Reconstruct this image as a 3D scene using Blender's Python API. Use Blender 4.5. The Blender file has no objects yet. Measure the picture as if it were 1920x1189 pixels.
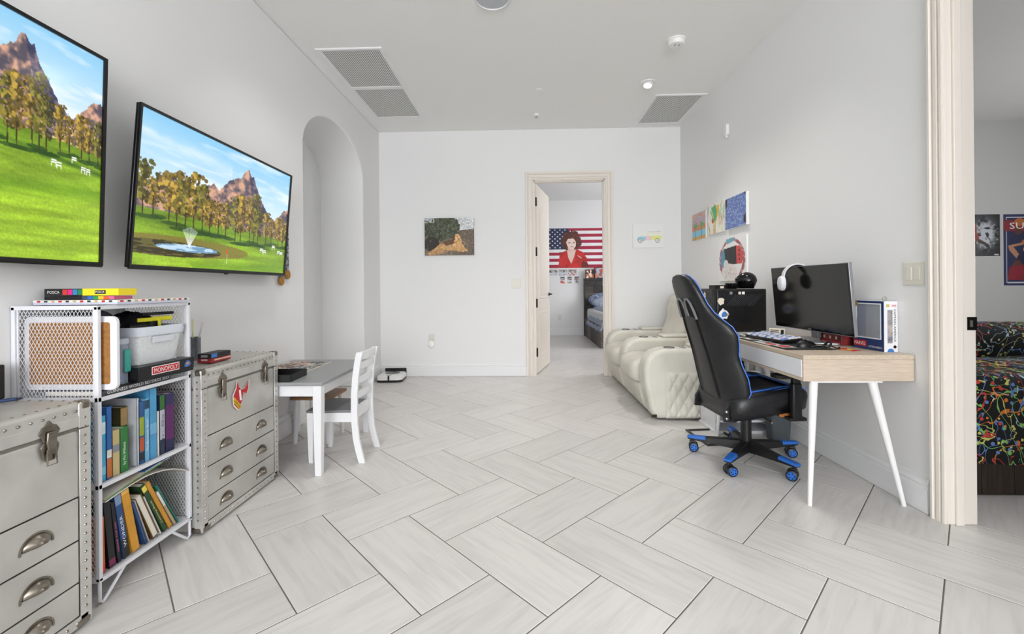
import bpy, math, random
import numpy as np
from mathutils import Vector, Matrix

PI = math.pi
SC = bpy.context.scene
COL = SC.collection
random.seed(7)
RNG = np.random.default_rng(11)

# ------------------------------------------------------------------ camera
CAM_H, FPX, YAW, ROLL = 1.105, 816.0, math.radians(1.65), 0.0088
fw = Vector((-math.sin(YAW), math.cos(YAW), 0)); r0 = Vector((math.cos(YAW), math.sin(YAW), 0)); u0 = Vector((0, 0, 1))
cr, sr = math.cos(ROLL), math.sin(ROLL)
right = r0 * cr - u0 * sr; up = r0 * sr + u0 * cr; back = -fw
cd = bpy.data.cameras.new('camera'); cam = bpy.data.objects.new('camera', cd); COL.objects.link(cam)
cd.sensor_fit = 'HORIZONTAL'; cd.sensor_width = 36.0; cd.lens = 36.0 * FPX / 1920.0
cd.shift_x = 0.0; cd.shift_y = -(594.5 - 538.5) / 1920.0; cd.clip_start = 0.02
cam.matrix_world = Matrix(((right.x, up.x, back.x, 0), (right.y, up.y, back.y, 0), (right.z, up.z, back.z, CAM_H), (0, 0, 0, 1)))
SC.camera = cam

# ------------------------------------------------------------------ world, lights, exposure
wd = bpy.data.worlds.new('world'); SC.world = wd; wd.use_nodes = True
wd.node_tree.nodes['Background'].inputs[0].default_value = (0.86, 0.93, 1.0, 1)
wd.node_tree.nodes['Background'].inputs[1].default_value = 0.6
def area(name, loc, direction, sx, sy, power, color=(1, 1, 1), spread=PI):
    l = bpy.data.lights.new(name, 'AREA'); l.shape = 'RECTANGLE'; l.size = sx; l.size_y = sy
    l.energy = power; l.color = color; l.spread = spread
    o = bpy.data.objects.new(name, l); COL.objects.link(o); o.location = loc
    o.rotation_euler = Vector(direction).to_track_quat('-Z', 'Y').to_euler()
    return o
FILL = (0.975, 0.978, 1.0); WARM = (1.0, 0.965, 0.92)
area('added_front_fill', (0.1, -4.90, 1.75), (0, 1, 0.02), 3.2, 2.3, 268, FILL)  # unseen fill lamp added behind the camera for even light
area('added_bedroom_fill', (3.95, 7.4, 1.7), (-1, 0, 0), 2.0, 1.8, 80, FILL)  # added fill for the bedroom and door leaf; that wall has no window
area('added_side_room_fill', (6.9, 2.6, 1.7), (-1, 0, 0), 1.6, 1.4, 70, FILL)  # dim fill lamp added out of view to light the side room
CAN_A, CAN_B, CAN_C = 74, 36, 6
vs = SC.view_settings
vs.view_transform = 'Standard'; vs.look = 'None'; vs.gamma = 1.0; vs.use_curve_mapping = False
vs.exposure = 0.07
SC.cycles.max_bounces = 7; SC.cycles.diffuse_bounces = 5; SC.cycles.glossy_bounces = 3
SC.cycles.transparent_max_bounces = 8; SC.cycles.sample_clamp_indirect = 8.0
SC.cycles.adaptive_threshold = 0.09

# ------------------------------------------------------------------ helpers
def lin(c):
    if isinstance(c, str):
        c = c.lstrip('#'); c = tuple(int(c[i:i + 2], 16) / 255 for i in (0, 2, 4))
    return tuple(x / 12.92 if x <= 0.04045 else ((x + 0.055) / 1.055) ** 2.4 for x in c[:3])
MATS = {}
def mat(name, c, rough=0.5, metal=0.0, var=0.0, scale=8.0, bump=0.0, stretch=None, emit=0.0, trans=0.0, alpha=1.0, coat=0.0, bscale=None, c2=None, spec=0.5):
    """plain principled surface; var / c2 = noise-driven colour variation, bump = fine relief"""
    if name in MATS: return MATS[name]
    m = bpy.data.materials.new(name); m.use_nodes = True; nt = m.node_tree
    b = nt.nodes['Principled BSDF']; L = lin(c)
    b.inputs['Base Color'].default_value = (*L, 1); b.inputs['Roughness'].default_value = rough
    b.inputs['Metallic'].default_value = metal; b.inputs['Specular IOR Level'].default_value = spec
    if coat: b.inputs['Coat Weight'].default_value = coat; b.inputs['Coat Roughness'].default_value = 0.15
    if trans: b.inputs['Transmission Weight'].default_value = trans
    if alpha < 1: b.inputs['Alpha'].default_value = alpha
    if emit: b.inputs['Emission Color'].default_value = (*L, 1); b.inputs['Emission Strength'].default_value = emit
    if var or bump or c2:
        tc = nt.nodes.new('ShaderNodeTexCoord'); mp = nt.nodes.new('ShaderNodeMapping')
        nt.links.new(tc.outputs['Object'], mp.inputs['Vector'])
        if stretch: mp.inputs['Scale'].default_value = stretch
        nz = nt.nodes.new('ShaderNodeTexNoise'); nz.inputs['Scale'].default_value = scale; nz.inputs['Detail'].default_value = 6
        nt.links.new(mp.outputs['Vector'], nz.inputs['Vector'])
        if var or c2:
            rp = nt.nodes.new('ShaderNodeValToRGB'); e = rp.color_ramp.elements
            e[0].position = 0.36; e[1].position = 0.64
            if c2: e[0].color = (*L, 1); e[1].color = (*lin(c2), 1)
            else:
                e[0].color = (*[x * (1 - var) for x in L], 1); e[1].color = (*[min(1, x * (1 + var)) for x in L], 1)
            nt.links.new(nz.outputs['Fac'], rp.inputs['Fac']); nt.links.new(rp.outputs['Color'], b.inputs['Base Color'])
        if bump:
            n2 = nz
            if bscale:
                n2 = nt.nodes.new('ShaderNodeTexNoise'); n2.inputs['Scale'].default_value = bscale; n2.inputs['Detail'].default_value = 5
                nt.links.new(mp.outputs['Vector'], n2.inputs['Vector'])
            bp = nt.nodes.new('ShaderNodeBump'); bp.inputs['Strength'].default_value = bump; bp.inputs['Distance'].default_value = 0.004
            nt.links.new(n2.outputs['Fac'], bp.inputs['Height']); nt.links.new(bp.outputs['Normal'], b.inputs['Normal'])
    MATS[name] = m; return m
def print_mat(name, emit=0.0, rough=0.5):
    """shows the mesh's own printed colour attribute"""
    if name in MATS: return MATS[name]
    m = bpy.data.materials.new(name); m.use_nodes = True; nt = m.node_tree; b = nt.nodes['Principled BSDF']
    a = nt.nodes.new('ShaderNodeVertexColor'); a.layer_name = 'Print'
    b.inputs['Roughness'].default_value = rough
    if emit:
        b.inputs['Base Color'].default_value = (0.004, 0.004, 0.004, 1)
        nt.links.new(a.outputs['Color'], b.inputs['Emission Color']); b.inputs['Emission Strength'].default_value = emit
    else: nt.links.new(a.outputs['Color'], b.inputs['Base Color'])
    MATS[name] = m; return m

class MB:
    """collects shapes; build() links them as ONE mesh object"""
    def __init__(s, T=None): s.v = []; s.f = []; s.T = T or Matrix()
    def add(s, vs, fs):
        o = len(s.v); s.v += [tuple(s.T @ Vector(v)) for v in vs]; s.f += [tuple(i + o for i in f) for f in fs]; return s
    def box(s, x0, x1, y0, y1, z0, z1):
        x0, x1 = min(x0, x1), max(x0, x1); y0, y1 = min(y0, y1), max(y0, y1); z0, z1 = min(z0, z1), max(z0, z1)
        v = [(x, y, z) for z in (z0, z1) for x, y in ((x0, y0), (x1, y0), (x1, y1), (x0, y1))]
        return s.add(v, [(3, 2, 1, 0), (4, 5, 6, 7), (0, 1, 5, 4), (1, 2, 6, 5), (2, 3, 7, 6), (3, 0, 4, 7)])
    def cyl(s, p0, p1, r0, r1=None, n=16, caps=True):
        p0, p1 = Vector(p0), Vector(p1); r1 = r0 if r1 is None else r1; d = (p1 - p0).normalized()
        a = d.orthogonal().normalized(); b = d.cross(a); v = []
        for p, r in ((p0, r0), (p1, r1)):
            v += [p + (a * math.cos(2 * PI * i / n) + b * math.sin(2 * PI * i / n)) * r for i in range(n)]
        f = [(i, (i + 1) % n, n + (i + 1) % n, n + i) for i in range(n)]
        if caps: f += [tuple(range(n))[::-1], tuple(range(n, 2 * n))]
        return s.add(v, f)
    def tube(s, pts, r, n=8, closed=False):
        pts = [Vector(p) for p in pts]; N = len(pts); v = []; a = None
        for i in range(N):
            if closed: t = pts[(i + 1) % N] - pts[i - 1]
            else: t = pts[min(i + 1, N - 1)] - pts[max(i - 1, 0)]
            t.normalize()
            a = t.orthogonal().normalized() if a is None else (a - t * a.dot(t)).normalized()
            b = t.cross(a); rr = r[i] if isinstance(r, (list, tuple)) else r
            v += [pts[i] + (a * math.cos(2 * PI * k / n) + b * math.sin(2 * PI * k / n)) * rr for k in range(n)]
        f = []
        for i in range(N if closed else N - 1):
            j = (i + 1) % N
            f += [(i * n + k, i * n + (k + 1) % n, j * n + (k + 1) % n, j * n + k) for k in range(n)]
        if not closed: f += [tuple(range(n))[::-1], tuple(range((N - 1) * n, N * n))]
        return s.add(v, f)
    def loft(s, rings, cap=True, closed=True):
        n = len(rings[0]); v = [p for r in rings for p in r]; f = []
        for i in range(len(rings) - 1):
            for k in range(n if closed else n - 1):
                k2 = (k + 1) % n; f.append((i * n + k, i * n + k2, (i + 1) * n + k2, (i + 1) * n + k))
        if cap and closed: f += [tuple(range(n))[::-1], tuple(range((len(rings) - 1) * n, len(rings) * n))]
        return s.add(v, f)
    def lathe(s, prof, c=(0, 0, 0), n=24):
        c = Vector(c); rings = [[c + Vector((r * math.cos(2 * PI * k / n), r * math.sin(2 * PI * k / n), z)) for k in range(n)] for r, z in prof]
        return s.loft(rings, True)
    def ball(s, c, rx, ry=None, rz=None, n=14, m=8):
        ry = ry or rx; rz = rz or rx; c = Vector(c); rings = []
        for i in range(m + 1):
            a = -PI / 2 + PI * i / m; q = max(0.02, math.cos(a))
            rings.append([c + Vector((rx * q * math.cos(2 * PI * k / n), ry * q * math.sin(2 * PI * k / n), rz * math.sin(a))) for k in range(n)])
        return s.loft(rings)
    def prism(s, poly, axis, a, b):
        """poly (2d) extruded along axis x/y/z between a and b; 2d = the other two axes in order"""
        def P(p, t): return {'x': (t, p[0], p[1]), 'y': (p[0], t, p[1]), 'z': (p[0], p[1], t)}[axis]
        n = len(poly); v = [P(p, a) for p in poly] + [P(p, b) for p in poly]
        f = [(i, (i + 1) % n, n + (i + 1) % n, n + i) for i in range(n)] + [tuple(range(n))[::-1], tuple(range(n, 2 * n))]
        return s.add(v, f)
    def sweep(s, prof, path, nrm, closed=False):
        """profile (a along side, b along nrm) swept with mitres along a planar path"""
        path = [Vector(p) for p in path]; nrm = Vector(nrm).normalized(); N = len(path); rings = []
        for i in range(N):
            t0 = (path[i] - path[i - 1]).normalized() if (i > 0 or closed) else None
            t1 = (path[(i + 1) % N] - path[i]).normalized() if (i < N - 1 or closed) else None
            if t0 is None: t0 = t1
            if t1 is None: t1 = t0
            sd = nrm.cross(t0); sd1 = nrm.cross(t1); m = (sd + sd1).normalized(); k = 1 / max(0.2, m.dot(sd))
            rings.append([path[i] + m * (a * k) + nrm * b for a, b in prof])
        if closed: rings.append(rings[0])
        return s.loft(rings, cap=not closed)
    def grid(s, nu, nv, fn, closed_u=False):
        v = [fn(i / (nu if closed_u else nu - 1), j / (nv - 1)) for j in range(nv) for i in range(nu)]; f = []
        for j in range(nv - 1):
            for i in range(nu if closed_u else nu - 1):
                i2 = (i + 1) % nu; f.append((j * nu + i, j * nu + i2, (j + 1) * nu + i2, (j + 1) * nu + i))
        return s.add(v, f)
    def mesh(s, name, m=None, smooth=40):
        me = bpy.data.meshes.new(name); me.from_pydata(s.v, [], s.f); me.update()
        if m: me.materials.append(m)
        fix_normals(me)
        if smooth:
            me.polygons.foreach_set('use_smooth', [True] * len(me.polygons)); me.set_sharp_from_angle(angle=math.radians(smooth))
        return me
    def build(s, name, m, parent=None, bevel=0.0, seg=2, smooth=40, solid=0.0, sub=0):
        o = bpy.data.objects.new(name, s.mesh(name, m, smooth)); COL.objects.link(o)
        if parent: o.parent = parent
        if solid: md = o.modifiers.new('Thickness', 'SOLIDIFY'); md.thickness = solid; md.offset = 0
        if sub: md = o.modifiers.new('Subdivision', 'SUBSURF'); md.levels = sub; md.render_levels = sub
        if bevel:
            md = o.modifiers.new('Bevel', 'BEVEL'); md.width = bevel; md.segments = seg; md.limit_method = 'ANGLE'; md.angle_limit = math.radians(35)
        return o
def fix_normals(me):
    import bmesh
    bm = bmesh.new(); bm.from_mesh(me); bmesh.ops.recalc_face_normals(bm, faces=bm.faces); bm.to_mesh(me); bm.free()
def tag(o, label, cat, group=None):
    o['label'] = label; o['category'] = cat
    if group: o['group'] = group
    return o
def thing(name, label, cat, loc=(0, 0, 0), rotz=0.0, group=None):
    o = bpy.data.objects.new(name, None); COL.objects.link(o); o.empty_display_size = 0.05
    o.location = loc; o.rotation_euler = (0, 0, rotz); return tag(o, label, cat, group)
def struct(mb, name, m, parent=None, **k):
    o = mb.build(name, m, parent, **k)
    if parent is None: o['kind'] = 'structure'
    return o
def copy_tree(o, parent=None):
    c = o.copy(); COL.objects.link(c); c.parent = parent
    for ch in list(o.children): copy_tree(ch, c)
    return c
def inst(me, name, parent, M):
    o = bpy.data.objects.new(name, me); COL.objects.link(o); o.parent = parent; o.matrix_local = M; return o
def TR(x=0, y=0, z=0, rx=0, ry=0, rz=0):
    return Matrix.Translation((x, y, z)) @ Matrix.Rotation(rz, 4, 'Z') @ Matrix.Rotation(ry, 4, 'Y') @ Matrix.Rotation(rx, 4, 'X')
def arc(cx, cy, rx, ry, a0, a1, n):
    return [(cx + rx * math.cos(math.radians(a0 + (a1 - a0) * i / n)), cy + ry * math.sin(math.radians(a0 + (a1 - a0) * i / n))) for i in range(n + 1)]
def rrect(x0, x1, y0, y1, r, n=5):
    return arc(x1 - r, y1 - r, r, r, 0, 90, n) + arc(x0 + r, y1 - r, r, r, 90, 180, n) + arc(x0 + r, y0 + r, r, r, 180, 270, n) + arc(x1 - r, y0 + r, r, r, 270, 360, n)
def text(body, m, parent, M, width=None, height=None, name='lettering', depth=0.0006):
    """flat lettering facing local -Y of M, centred"""
    cu = bpy.data.curves.new('tmp', 'FONT'); cu.body = body; cu.align_x = 'CENTER'; cu.align_y = 'CENTER'; cu.size = 1; cu.extrude = 0.0; cu.resolution_u = 2
    ob = bpy.data.objects.new('tmp', cu); COL.objects.link(ob); dg = bpy.context.evaluated_depsgraph_get()
    me = bpy.data.meshes.new_from_object(ob.evaluated_get(dg)); bpy.data.objects.remove(ob); bpy.data.curves.remove(cu)
    n = len(me.vertices); co = np.zeros(n * 3); me.vertices.foreach_get('co', co); co = co.reshape(-1, 3)
    mn, mx = co.min(0), co.max(0); w, h = mx[0] - mn[0], mx[1] - mn[1]
    sx = width / w if width else height / h; sy = height / h if height else sx
    q = np.zeros_like(co); q[:, 0] = (co[:, 0] - (mn[0] + mx[0]) / 2) * sx; q[:, 2] = (co[:, 1] - (mn[1] + mx[1]) / 2) * sy; q[:, 1] = -depth
    me.vertices.foreach_set('co', q.ravel()); me.materials.clear(); me.materials.append(m); me.name = name; me.update()
    o = bpy.data.objects.new(name, me); COL.objects.link(o); o.parent = parent; o.matrix_local = M; return o

# ---- a small painter for flat print: arrays of sRGB colour, row 0 = top
class Paint:
    def __init__(s, W, H, bg=(1, 1, 1), ext=(0, 1, 0, 1)):
        s.W, s.H = W, H; s.a = np.ones((H, W, 3)) * np.array(bg)
        s.U, s.V = np.meshgrid(np.linspace(ext[0], ext[1], W), np.linspace(ext[2], ext[3], H))
    def noise(s, sx, sy, seed=0, oct=3):
        r = np.random.default_rng(seed); out = np.zeros((s.H, s.W)); amp = 1.0; tot = 0
        for o in range(oct):
            gx, gy = max(2, int(sx * 2 ** o)) + 1, max(2, int(sy * 2 ** o)) + 1; g = r.random((gy, gx))
            x = np.linspace(0, gx - 1.001, s.W); y = np.linspace(0, gy - 1.001, s.H); xi = x.astype(int); yi = y.astype(int)
            fx = (x - xi)[None]; fy = (y - yi)[:, None]; fx = fx * fx * (3 - 2 * fx); fy = fy * fy * (3 - 2 * fy)
            out += amp * ((g[yi][:, xi] * (1 - fx) + g[yi][:, xi + 1] * fx) * (1 - fy) + (g[yi + 1][:, xi] * (1 - fx) + g[yi + 1][:, xi + 1] * fx) * fy)
            tot += amp; amp *= 0.55
        return out / tot
    def put(s, mask, c, op=1.0):
        k = np.clip(mask.astype(float), 0, 1)[..., None] * op; s.a = s.a * (1 - k) + np.asarray(c) * k; return s
    def poly(s, pts, c, op=1.0):
        m = np.zeros(s.U.shape, bool); n = len(pts)
        for i in range(n):
            (x1, y1), (x2, y2) = pts[i], pts[i - 1]
            if y1 == y2: continue
            m ^= ((y1 > s.V) != (y2 > s.V)) & (s.U < (x2 - x1) * (s.V - y1) / (y2 - y1) + x1)
        return s.put(m, c, op)
    def rect(s, x0, x1, y0, y1, c, op=1.0): return s.put((s.U >= x0) & (s.U <= x1) & (s.V >= y0) & (s.V <= y1), c, op)
    def ell(s, cx, cy, rx, ry, c, op=1.0, soft=0.0):
        d = np.sqrt(((s.U - cx) / rx) ** 2 + ((s.V - cy) / ry) ** 2)
        return s.put(np.clip((1 - d) / soft, 0, 1) if soft else d <= 1, c, op)
    def line(s, p, q, w, c, op=1.0, asp=1.0):
        ax, ay, bx, by = p[0], p[1] * asp, q[0], q[1] * asp; U, V = s.U, s.V * asp; L = (bx - ax) ** 2 + (by - ay) ** 2 + 1e-12
        t = np.clip(((U - ax) * (bx - ax) + (V - ay) * (by - ay)) / L, 0, 1)
        return s.put(np.hypot(U - ax - t * (bx - ax), V - ay - t * (by - ay)) <= w / 2, c, op)
PMESH = {}
def printed(name, P, w, h, parent, M, m, bend=None):
    """flat print on a fine grid, local x right, z up, facing local -Y"""
    a = np.clip(P.a, 0, 1); H, W = a.shape[:2]
    x = np.linspace(-w / 2, w / 2, W); z = np.linspace(h / 2, -h / 2, H); X, Z = np.meshgrid(x, z); Y = bend(X, Z) if bend else np.zeros_like(X)
    co = np.stack([X, Y, Z], -1).reshape(-1, 3)
    i = (np.arange(H - 1)[:, None] * W + np.arange(W - 1)[None]).ravel()
    fc = np.stack([i, i + W, i + W + 1, i + 1], 1)
    me = bpy.data.meshes.new(name); me.vertices.add(len(co)); me.vertices.foreach_set('co', co.ravel())
    me.loops.add(fc.size); me.loops.foreach_set('vertex_index', fc.ravel().astype(np.int32))
    me.polygons.add(len(fc)); me.polygons.foreach_set('loop_start', np.arange(0, fc.size, 4, dtype=np.int32))
    me.update(calc_edges=True); me.validate()
    at = me.color_attributes.new('Print', 'BYTE_COLOR', 'POINT')
    at.data.foreach_set('color_srgb', np.concatenate([a.reshape(-1, 3), np.ones((W * H, 1))], 1).astype(np.float32).ravel())
    me.materials.append(m); o = bpy.data.objects.new(name, me); COL.objects.link(o)
    if parent: o.parent = parent
    o.matrix_local = M; return o

# ------------------------------------------------------------------ shared materials
WALL = mat('wall_paint', '#eaeaea', 0.75, bump=0.05, bscale=160)
CEIL = mat('ceiling_paint', '#f3f3f1', 0.85, bump=0.05, bscale=140)
TRIMW = mat('trim_white', '#e9eaeb', 0.4)
TRIMC = mat('trim_cream', '#e6dfd6', 0.42)
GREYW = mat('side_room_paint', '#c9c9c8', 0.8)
WHITEP = mat('white_plastic', '#eeeeec', 0.35)
CREAMP = mat('cream_plastic', '#dfdbd0', 0.4)
BLACKP = mat('black_plastic', '#0d0d0f', 0.4)
BLACKM = mat('black_metal', '#14110f', 0.35, metal=0.6)
BLACKG = mat('black_gloss', '#08080a', 0.12)
STEEL = mat('steel', '#b9b7b2', 0.3, metal=1.0)
WHITEM = mat('white_metal', '#ecebec', 0.35)
PAPER = mat('paper_pages', '#e6e1d6', 0.8, var=0.08, scale=200, stretch=(1, 60, 1))
INKW = mat('ink_white', '#f2f2f0', 0.5); INKK = mat('ink_black', '#101010', 0.5); INKR = mat('ink_red', '#c01f2c', 0.5)
PRINT = print_mat('printed_surface', 0, 0.55); PRINTG = print_mat('glossy_print', 0, 0.3); SCREEN = print_mat('lit_screen', 1.0, 0.12)

# ================================================================== the setting
XL, XR, YB, ZC = -1.81, 1.93, 5.41, 3.06
XR2 = 2.05; YB2 = 5.53; YF = -5.0
# ---- floor of herringbone tiles
GROUT = mat('grout', '#6b6660', 0.9)
def tile_mat():
    m = bpy.data.materials.new('porcelain_tile'); m.use_nodes = True; nt = m.node_tree; b = nt.nodes['Principled BSDF']
    tc = nt.nodes.new('ShaderNodeTexCoord'); oi = nt.nodes.new('ShaderNodeObjectInfo'); mp = nt.nodes.new('ShaderNodeMapping'); ad = nt.nodes.new('ShaderNodeVectorMath')
    mu = nt.nodes.new('ShaderNodeMath'); mu.operation = 'MULTIPLY'; mu.inputs[1].default_value = 37.0
    nt.links.new(oi.outputs['Random'], mu.inputs[0]); nt.links.new(tc.outputs['Object'], ad.inputs[0]); nt.links.new(mu.outputs[0], ad.inputs[1])
    nt.links.new(ad.outputs[0], mp.inputs['Vector']); mp.inputs['Scale'].default_value = (1.6, 16, 1)
    nz = nt.nodes.new('ShaderNodeTexNoise'); nz.inputs['Scale'].default_value = 2.2; nz.inputs['Detail'].default_value = 7; nz.inputs['Distortion'].default_value = 0.6
    nt.links.new(mp.outputs[0], nz.inputs['Vector'])
    rp = nt.nodes.new('ShaderNodeValToRGB'); e = rp.color_ramp.elements
    e[0].position = 0.28; e[0].color = (*lin('#cac7c4'), 1); e[1].position = 0.58; e[1].color = (*lin('#d8d5d2'), 1)
    nt.links.new(nz.outputs['Fac'], rp.inputs['Fac'])
    hs = nt.nodes.new('ShaderNodeHueSaturation'); mr = nt.nodes.new('ShaderNodeMapRange'); mr.inputs['To Min'].default_value = 0.95; mr.inputs['To Max'].default_value = 1.03
    nt.links.new(oi.outputs['Random'], mr.inputs['Value']); nt.links.new(mr.outputs[0], hs.inputs['Value']); nt.links.new(rp.outputs['Color'], hs.inputs['Color'])
    nt.links.new(hs.outputs['Color'], b.inputs['Base Color']); b.inputs['Roughness'].default_value = 0.32; b.inputs['Specular IOR Level'].default_value = 0.4
    return m
floor = struct(MB().box(-2.6, 7.2, -5.2, 10.1, -0.12, -0.0012), 'floor', GROUT, smooth=0)
TW = 0.3014; G = 0.0023
tb = MB(); Lh, Wh = TW - G, TW / 2 - G; c = 0.0012
tb.loft([[(-Lh, -Wh, -0.009), (Lh, -Wh, -0.009), (Lh, Wh, -0.009), (-Lh, Wh, -0.009)], [(-Lh, -Wh, -c), (Lh, -Wh, -c), (Lh, Wh, -c), (-Lh, Wh, -c)],
         [(-Lh + c, -Wh + c, 0), (Lh - c, -Wh + c, 0), (Lh - c, Wh - c, 0), (-Lh + c, Wh - c, 0)]])
tile_me = tb.mesh('tile', tile_mat(), 0)
TO = Vector((-0.3578, 1.8857)); du = Vector((math.cos(-PI / 4), math.sin(-PI / 4))) * TW; dv = Vector((math.cos(PI / 4), math.sin(PI / 4))) * TW
def in_view_floor(p):
    x, y = p
    return (-2.4 < x < 2.12 and 0.5 < y < 5.75 and not (x < -2.0 and y < 3.4)) or (-0.3 < x < 1.6 and 5.75 <= y < 9.95 and x < 0.25 * (y - 5.4) + 1.2 and x > -0.1) or (2.12 <= x < 3.6 and 1.3 < y < 2.6)
nt_ = 0
for k in range(-30, 60):
    for j in range(-30, 60):
        a0, b0 = k + 2 * j, k - 2 * j
        if abs(a0) > 60 or abs(b0) > 60: continue
        for (uu, vv, ang) in ((a0 + 1, b0 + 0.5, -PI / 4), (a0 + 0.5, b0 + 2, PI / 4)):
            p = TO + du * uu + dv * vv
            if in_view_floor(p) and nt_ < 300:
                inst(tile_me, 'tile', floor, TR(p.x, p.y, 0, rz=ang + (PI if random.random() < .5 else 0))); nt_ += 1
# ---- ceiling
struct(MB().box(-2.6, 7.2, -5.2, 10.1, ZC, ZC + 0.15), 'ceiling', CEIL, smooth=0)
# ---- left wall with arched opening
AY0, AY1, ASP, ATOP = 3.53, 4.85, 2.30, 2.71
arch = arc((AY0 + AY1) / 2, ASP, (AY1 - AY0) / 2, ATOP - ASP, 0, 180, 28)
wl = MB().prism([(YF, 0), (AY0, 0)] + arch[::-1] + [(AY1, 0), (YB2, 0), (YB2, ZC), (YF, ZC)], 'x', XL - 0.49, XL)
struct(wl, 'wall_left', WALL, smooth=30, bevel=0.012, seg=3)
ai = arc((AY0 + AY1) / 2, ASP, (AY1 - AY0) / 2, ATOP - ASP, 0, 180, 28)
d2 = struct(MB().prism([(AY0, 0.004)] + ai[::-1] + [(AY1, 0.004)], 'x', XL - 0.53, XL - 0.485), 'door_2', mat('door_white', '#e6e7e7', 0.45), smooth=30)
MB().box(XL - 0.485, XL - 0.46, 3.60, 3.63, 1.02, 1.16).build('door_pull', BLACKM, d2)
# ---- back wall, door opening
DX0, DX1, DZ = 0.12, 1.0, 2.432
struct(MB().prism([(-2.3, 0), (DX0, 0), (DX0, DZ), (DX1, DZ), (DX1, 0), (XR2, 0), (XR2, ZC), (-2.3, ZC)], 'y', YB, YB2), 'wall_back', WALL, smooth=0)
# ---- right wall, wide doorway close to the camera
RY0, RY1, RZ = 1.05, 2.07, 2.52
struct(MB().prism([(YF, 0), (RY0, 0), (RY0, RZ), (RY1, RZ), (RY1, 0), (YB, 0), (YB, ZC), (YF, ZC)], 'x', XR, XR2), 'wall_right', WALL, smooth=0)
# ---- front wall behind the camera with an unseen window added for the fill light
struct(MB().prism([(-2.3, 0), (XR2, 0), (XR2, ZC), (-2.3, ZC)], 'y', YF - 0.12, YF), 'wall_front', WALL, smooth=0)
w1 = struct(MB().sweep([(0, 0), (0.09, 0), (0.09, 0.03), (0, 0.03)], [(-1.6, YF, 0.5), (1.8, YF, 0.5), (1.8, YF, 2.95), (-1.6, YF, 2.95)], (0, 1, 0), True), 'added_window', TRIMW, smooth=0)
MB().box(-1.6, 1.8, YF - 0.005, YF + 0.005, 0.5, 2.95).build('pane', mat('added_window_glass', '#dfe9f2', 0.05, spec=0.6), w1)
# ---- back bedroom shell
struct(MB().box(-2.1, 4.2, 9.9, 10.02, 0, ZC), 'wall_bedroom_far', WALL, smooth=0)
struct(MB().box(-2.1, -1.98, YB2, 9.9, 0, ZC), 'wall_bedroom_left', WALL, smooth=0)
struct(MB().box(4.08, 4.2, YB2, 9.9, 0, ZC), 'wall_bedroom_right', WALL, smooth=0)
struct(MB().box(XR2, 4.2, YB2 - 0.1, YB2, 0, ZC), 'wall_bedroom_near', WALL, smooth=0)
# ---- side room shell
struct(MB().box(XR2, 7.2, 5.40, 5.44, 0, ZC), 'wall_side_room_far', GREYW, smooth=0)
struct(MB().box(7.08, 7.2, -1.0, 5.40, 0, ZC), 'wall_side_room_right', GREYW, smooth=0)
struct(MB().box(XR2, 7.2, -1.1, -1.0, 0, ZC), 'wall_side_room_near', GREYW, smooth=0)
# ---- baseboards
BP = [(0, .002), (0.018, .002), (0.018, 0.115), (0.012, 0.119), (0.012, 0.130), (0.016, 0.134), (0.014, 0.142), (0.006, 0.152), (0.006, 0.164), (0, 0.166)]
def baseboard(name, path, flip=1):
    # path along the wall on the floor; profile: a towards the room, b up
    n = Vector((0, 0, 1)); m = MB().sweep([(a * flip, b) for a, b in BP], path, n)
    return struct(m, name, TRIMW, smooth=30)
baseboard('baseboard_left', [(XL, YF, 0), (XL, 3.32, 0)], -1)
baseboard('baseboard_left_far', [(XL, AY1 + .03, 0), (XL, YB, 0)], -1)
baseboard('baseboard_back', [(XL, YB, 0), (0.022, YB, 0)], -1)
baseboard('baseboard_back_right', [(1.09, YB, 0), (XR, YB, 0)], -1)
baseboard('baseboard_right', [(XR, YB, 0), (XR, 2.135, 0)], -1)
baseboard('baseboard_bedroom_far', [(-1.9, 9.9, 0), (4.0, 9.9, 0)], -1)
# ---- casings
CP = [(0, 0), (0, 0.012), (0.014, 0.018), (0.018, 0.009), (0.026, 0.009), (0.030, 0.018), (0.050, 0.020), (0.054, 0.012), (0.062, 0.012), (0.068, 0.024), (0.080, 0.030), (0.098, 0.030), (0.102, 0.0)]
struct(MB().sweep([(a, b) for a, b in CP], [(DX0 - .002, YB, 0), (DX0 - .002, YB, DZ), (DX1 + .002, YB, DZ), (DX1 + .002, YB, 0)], (0, -1, 0)), 'trim_1', TRIMC, smooth=25)
struct(MB().box(DX0 - .001, DX0 + .012, YB - .001, YB2 + .002, 0, DZ).box(DX1 - .012, DX1 + .001, YB - .001, YB2 + .002, 0, DZ).box(DX0, DX1, YB - .001, YB2 + .002, DZ - .012, DZ + .001)
       .box(DX0 + .012, DX0 + .022, YB + .03, YB + .062, 0, DZ - .012).box(DX1 - .022, DX1 - .012, YB + .03, YB + .062, 0, DZ - .012).box(DX0 + .012, DX1 - .012, YB + .03, YB + .062, DZ - .022, DZ - .012), 'door_frame_1', TRIMC, smooth=0)
CP2 = [(0, 0), (0, 0.014), (0.010, 0.016), (0.013, 0.009), (0.019, 0.009), (0.022, 0.016), (0.036, 0.018), (0.040, 0.012), (0.046, 0.012), (0.050, 0.024), (0.060, 0.024), (0.064, 0.020), (0.066, 0)]
struct(MB().sweep([(a, b) for a, b in CP2], [(XR, RY1 - .018, 0), (XR, RY1 - .018, RZ - .02), (XR, RY0 + .02, RZ - .02), (XR, RY0 + .02, 0)], (-1, 0, 0)), 'trim_2', TRIMC, smooth=25)
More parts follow.
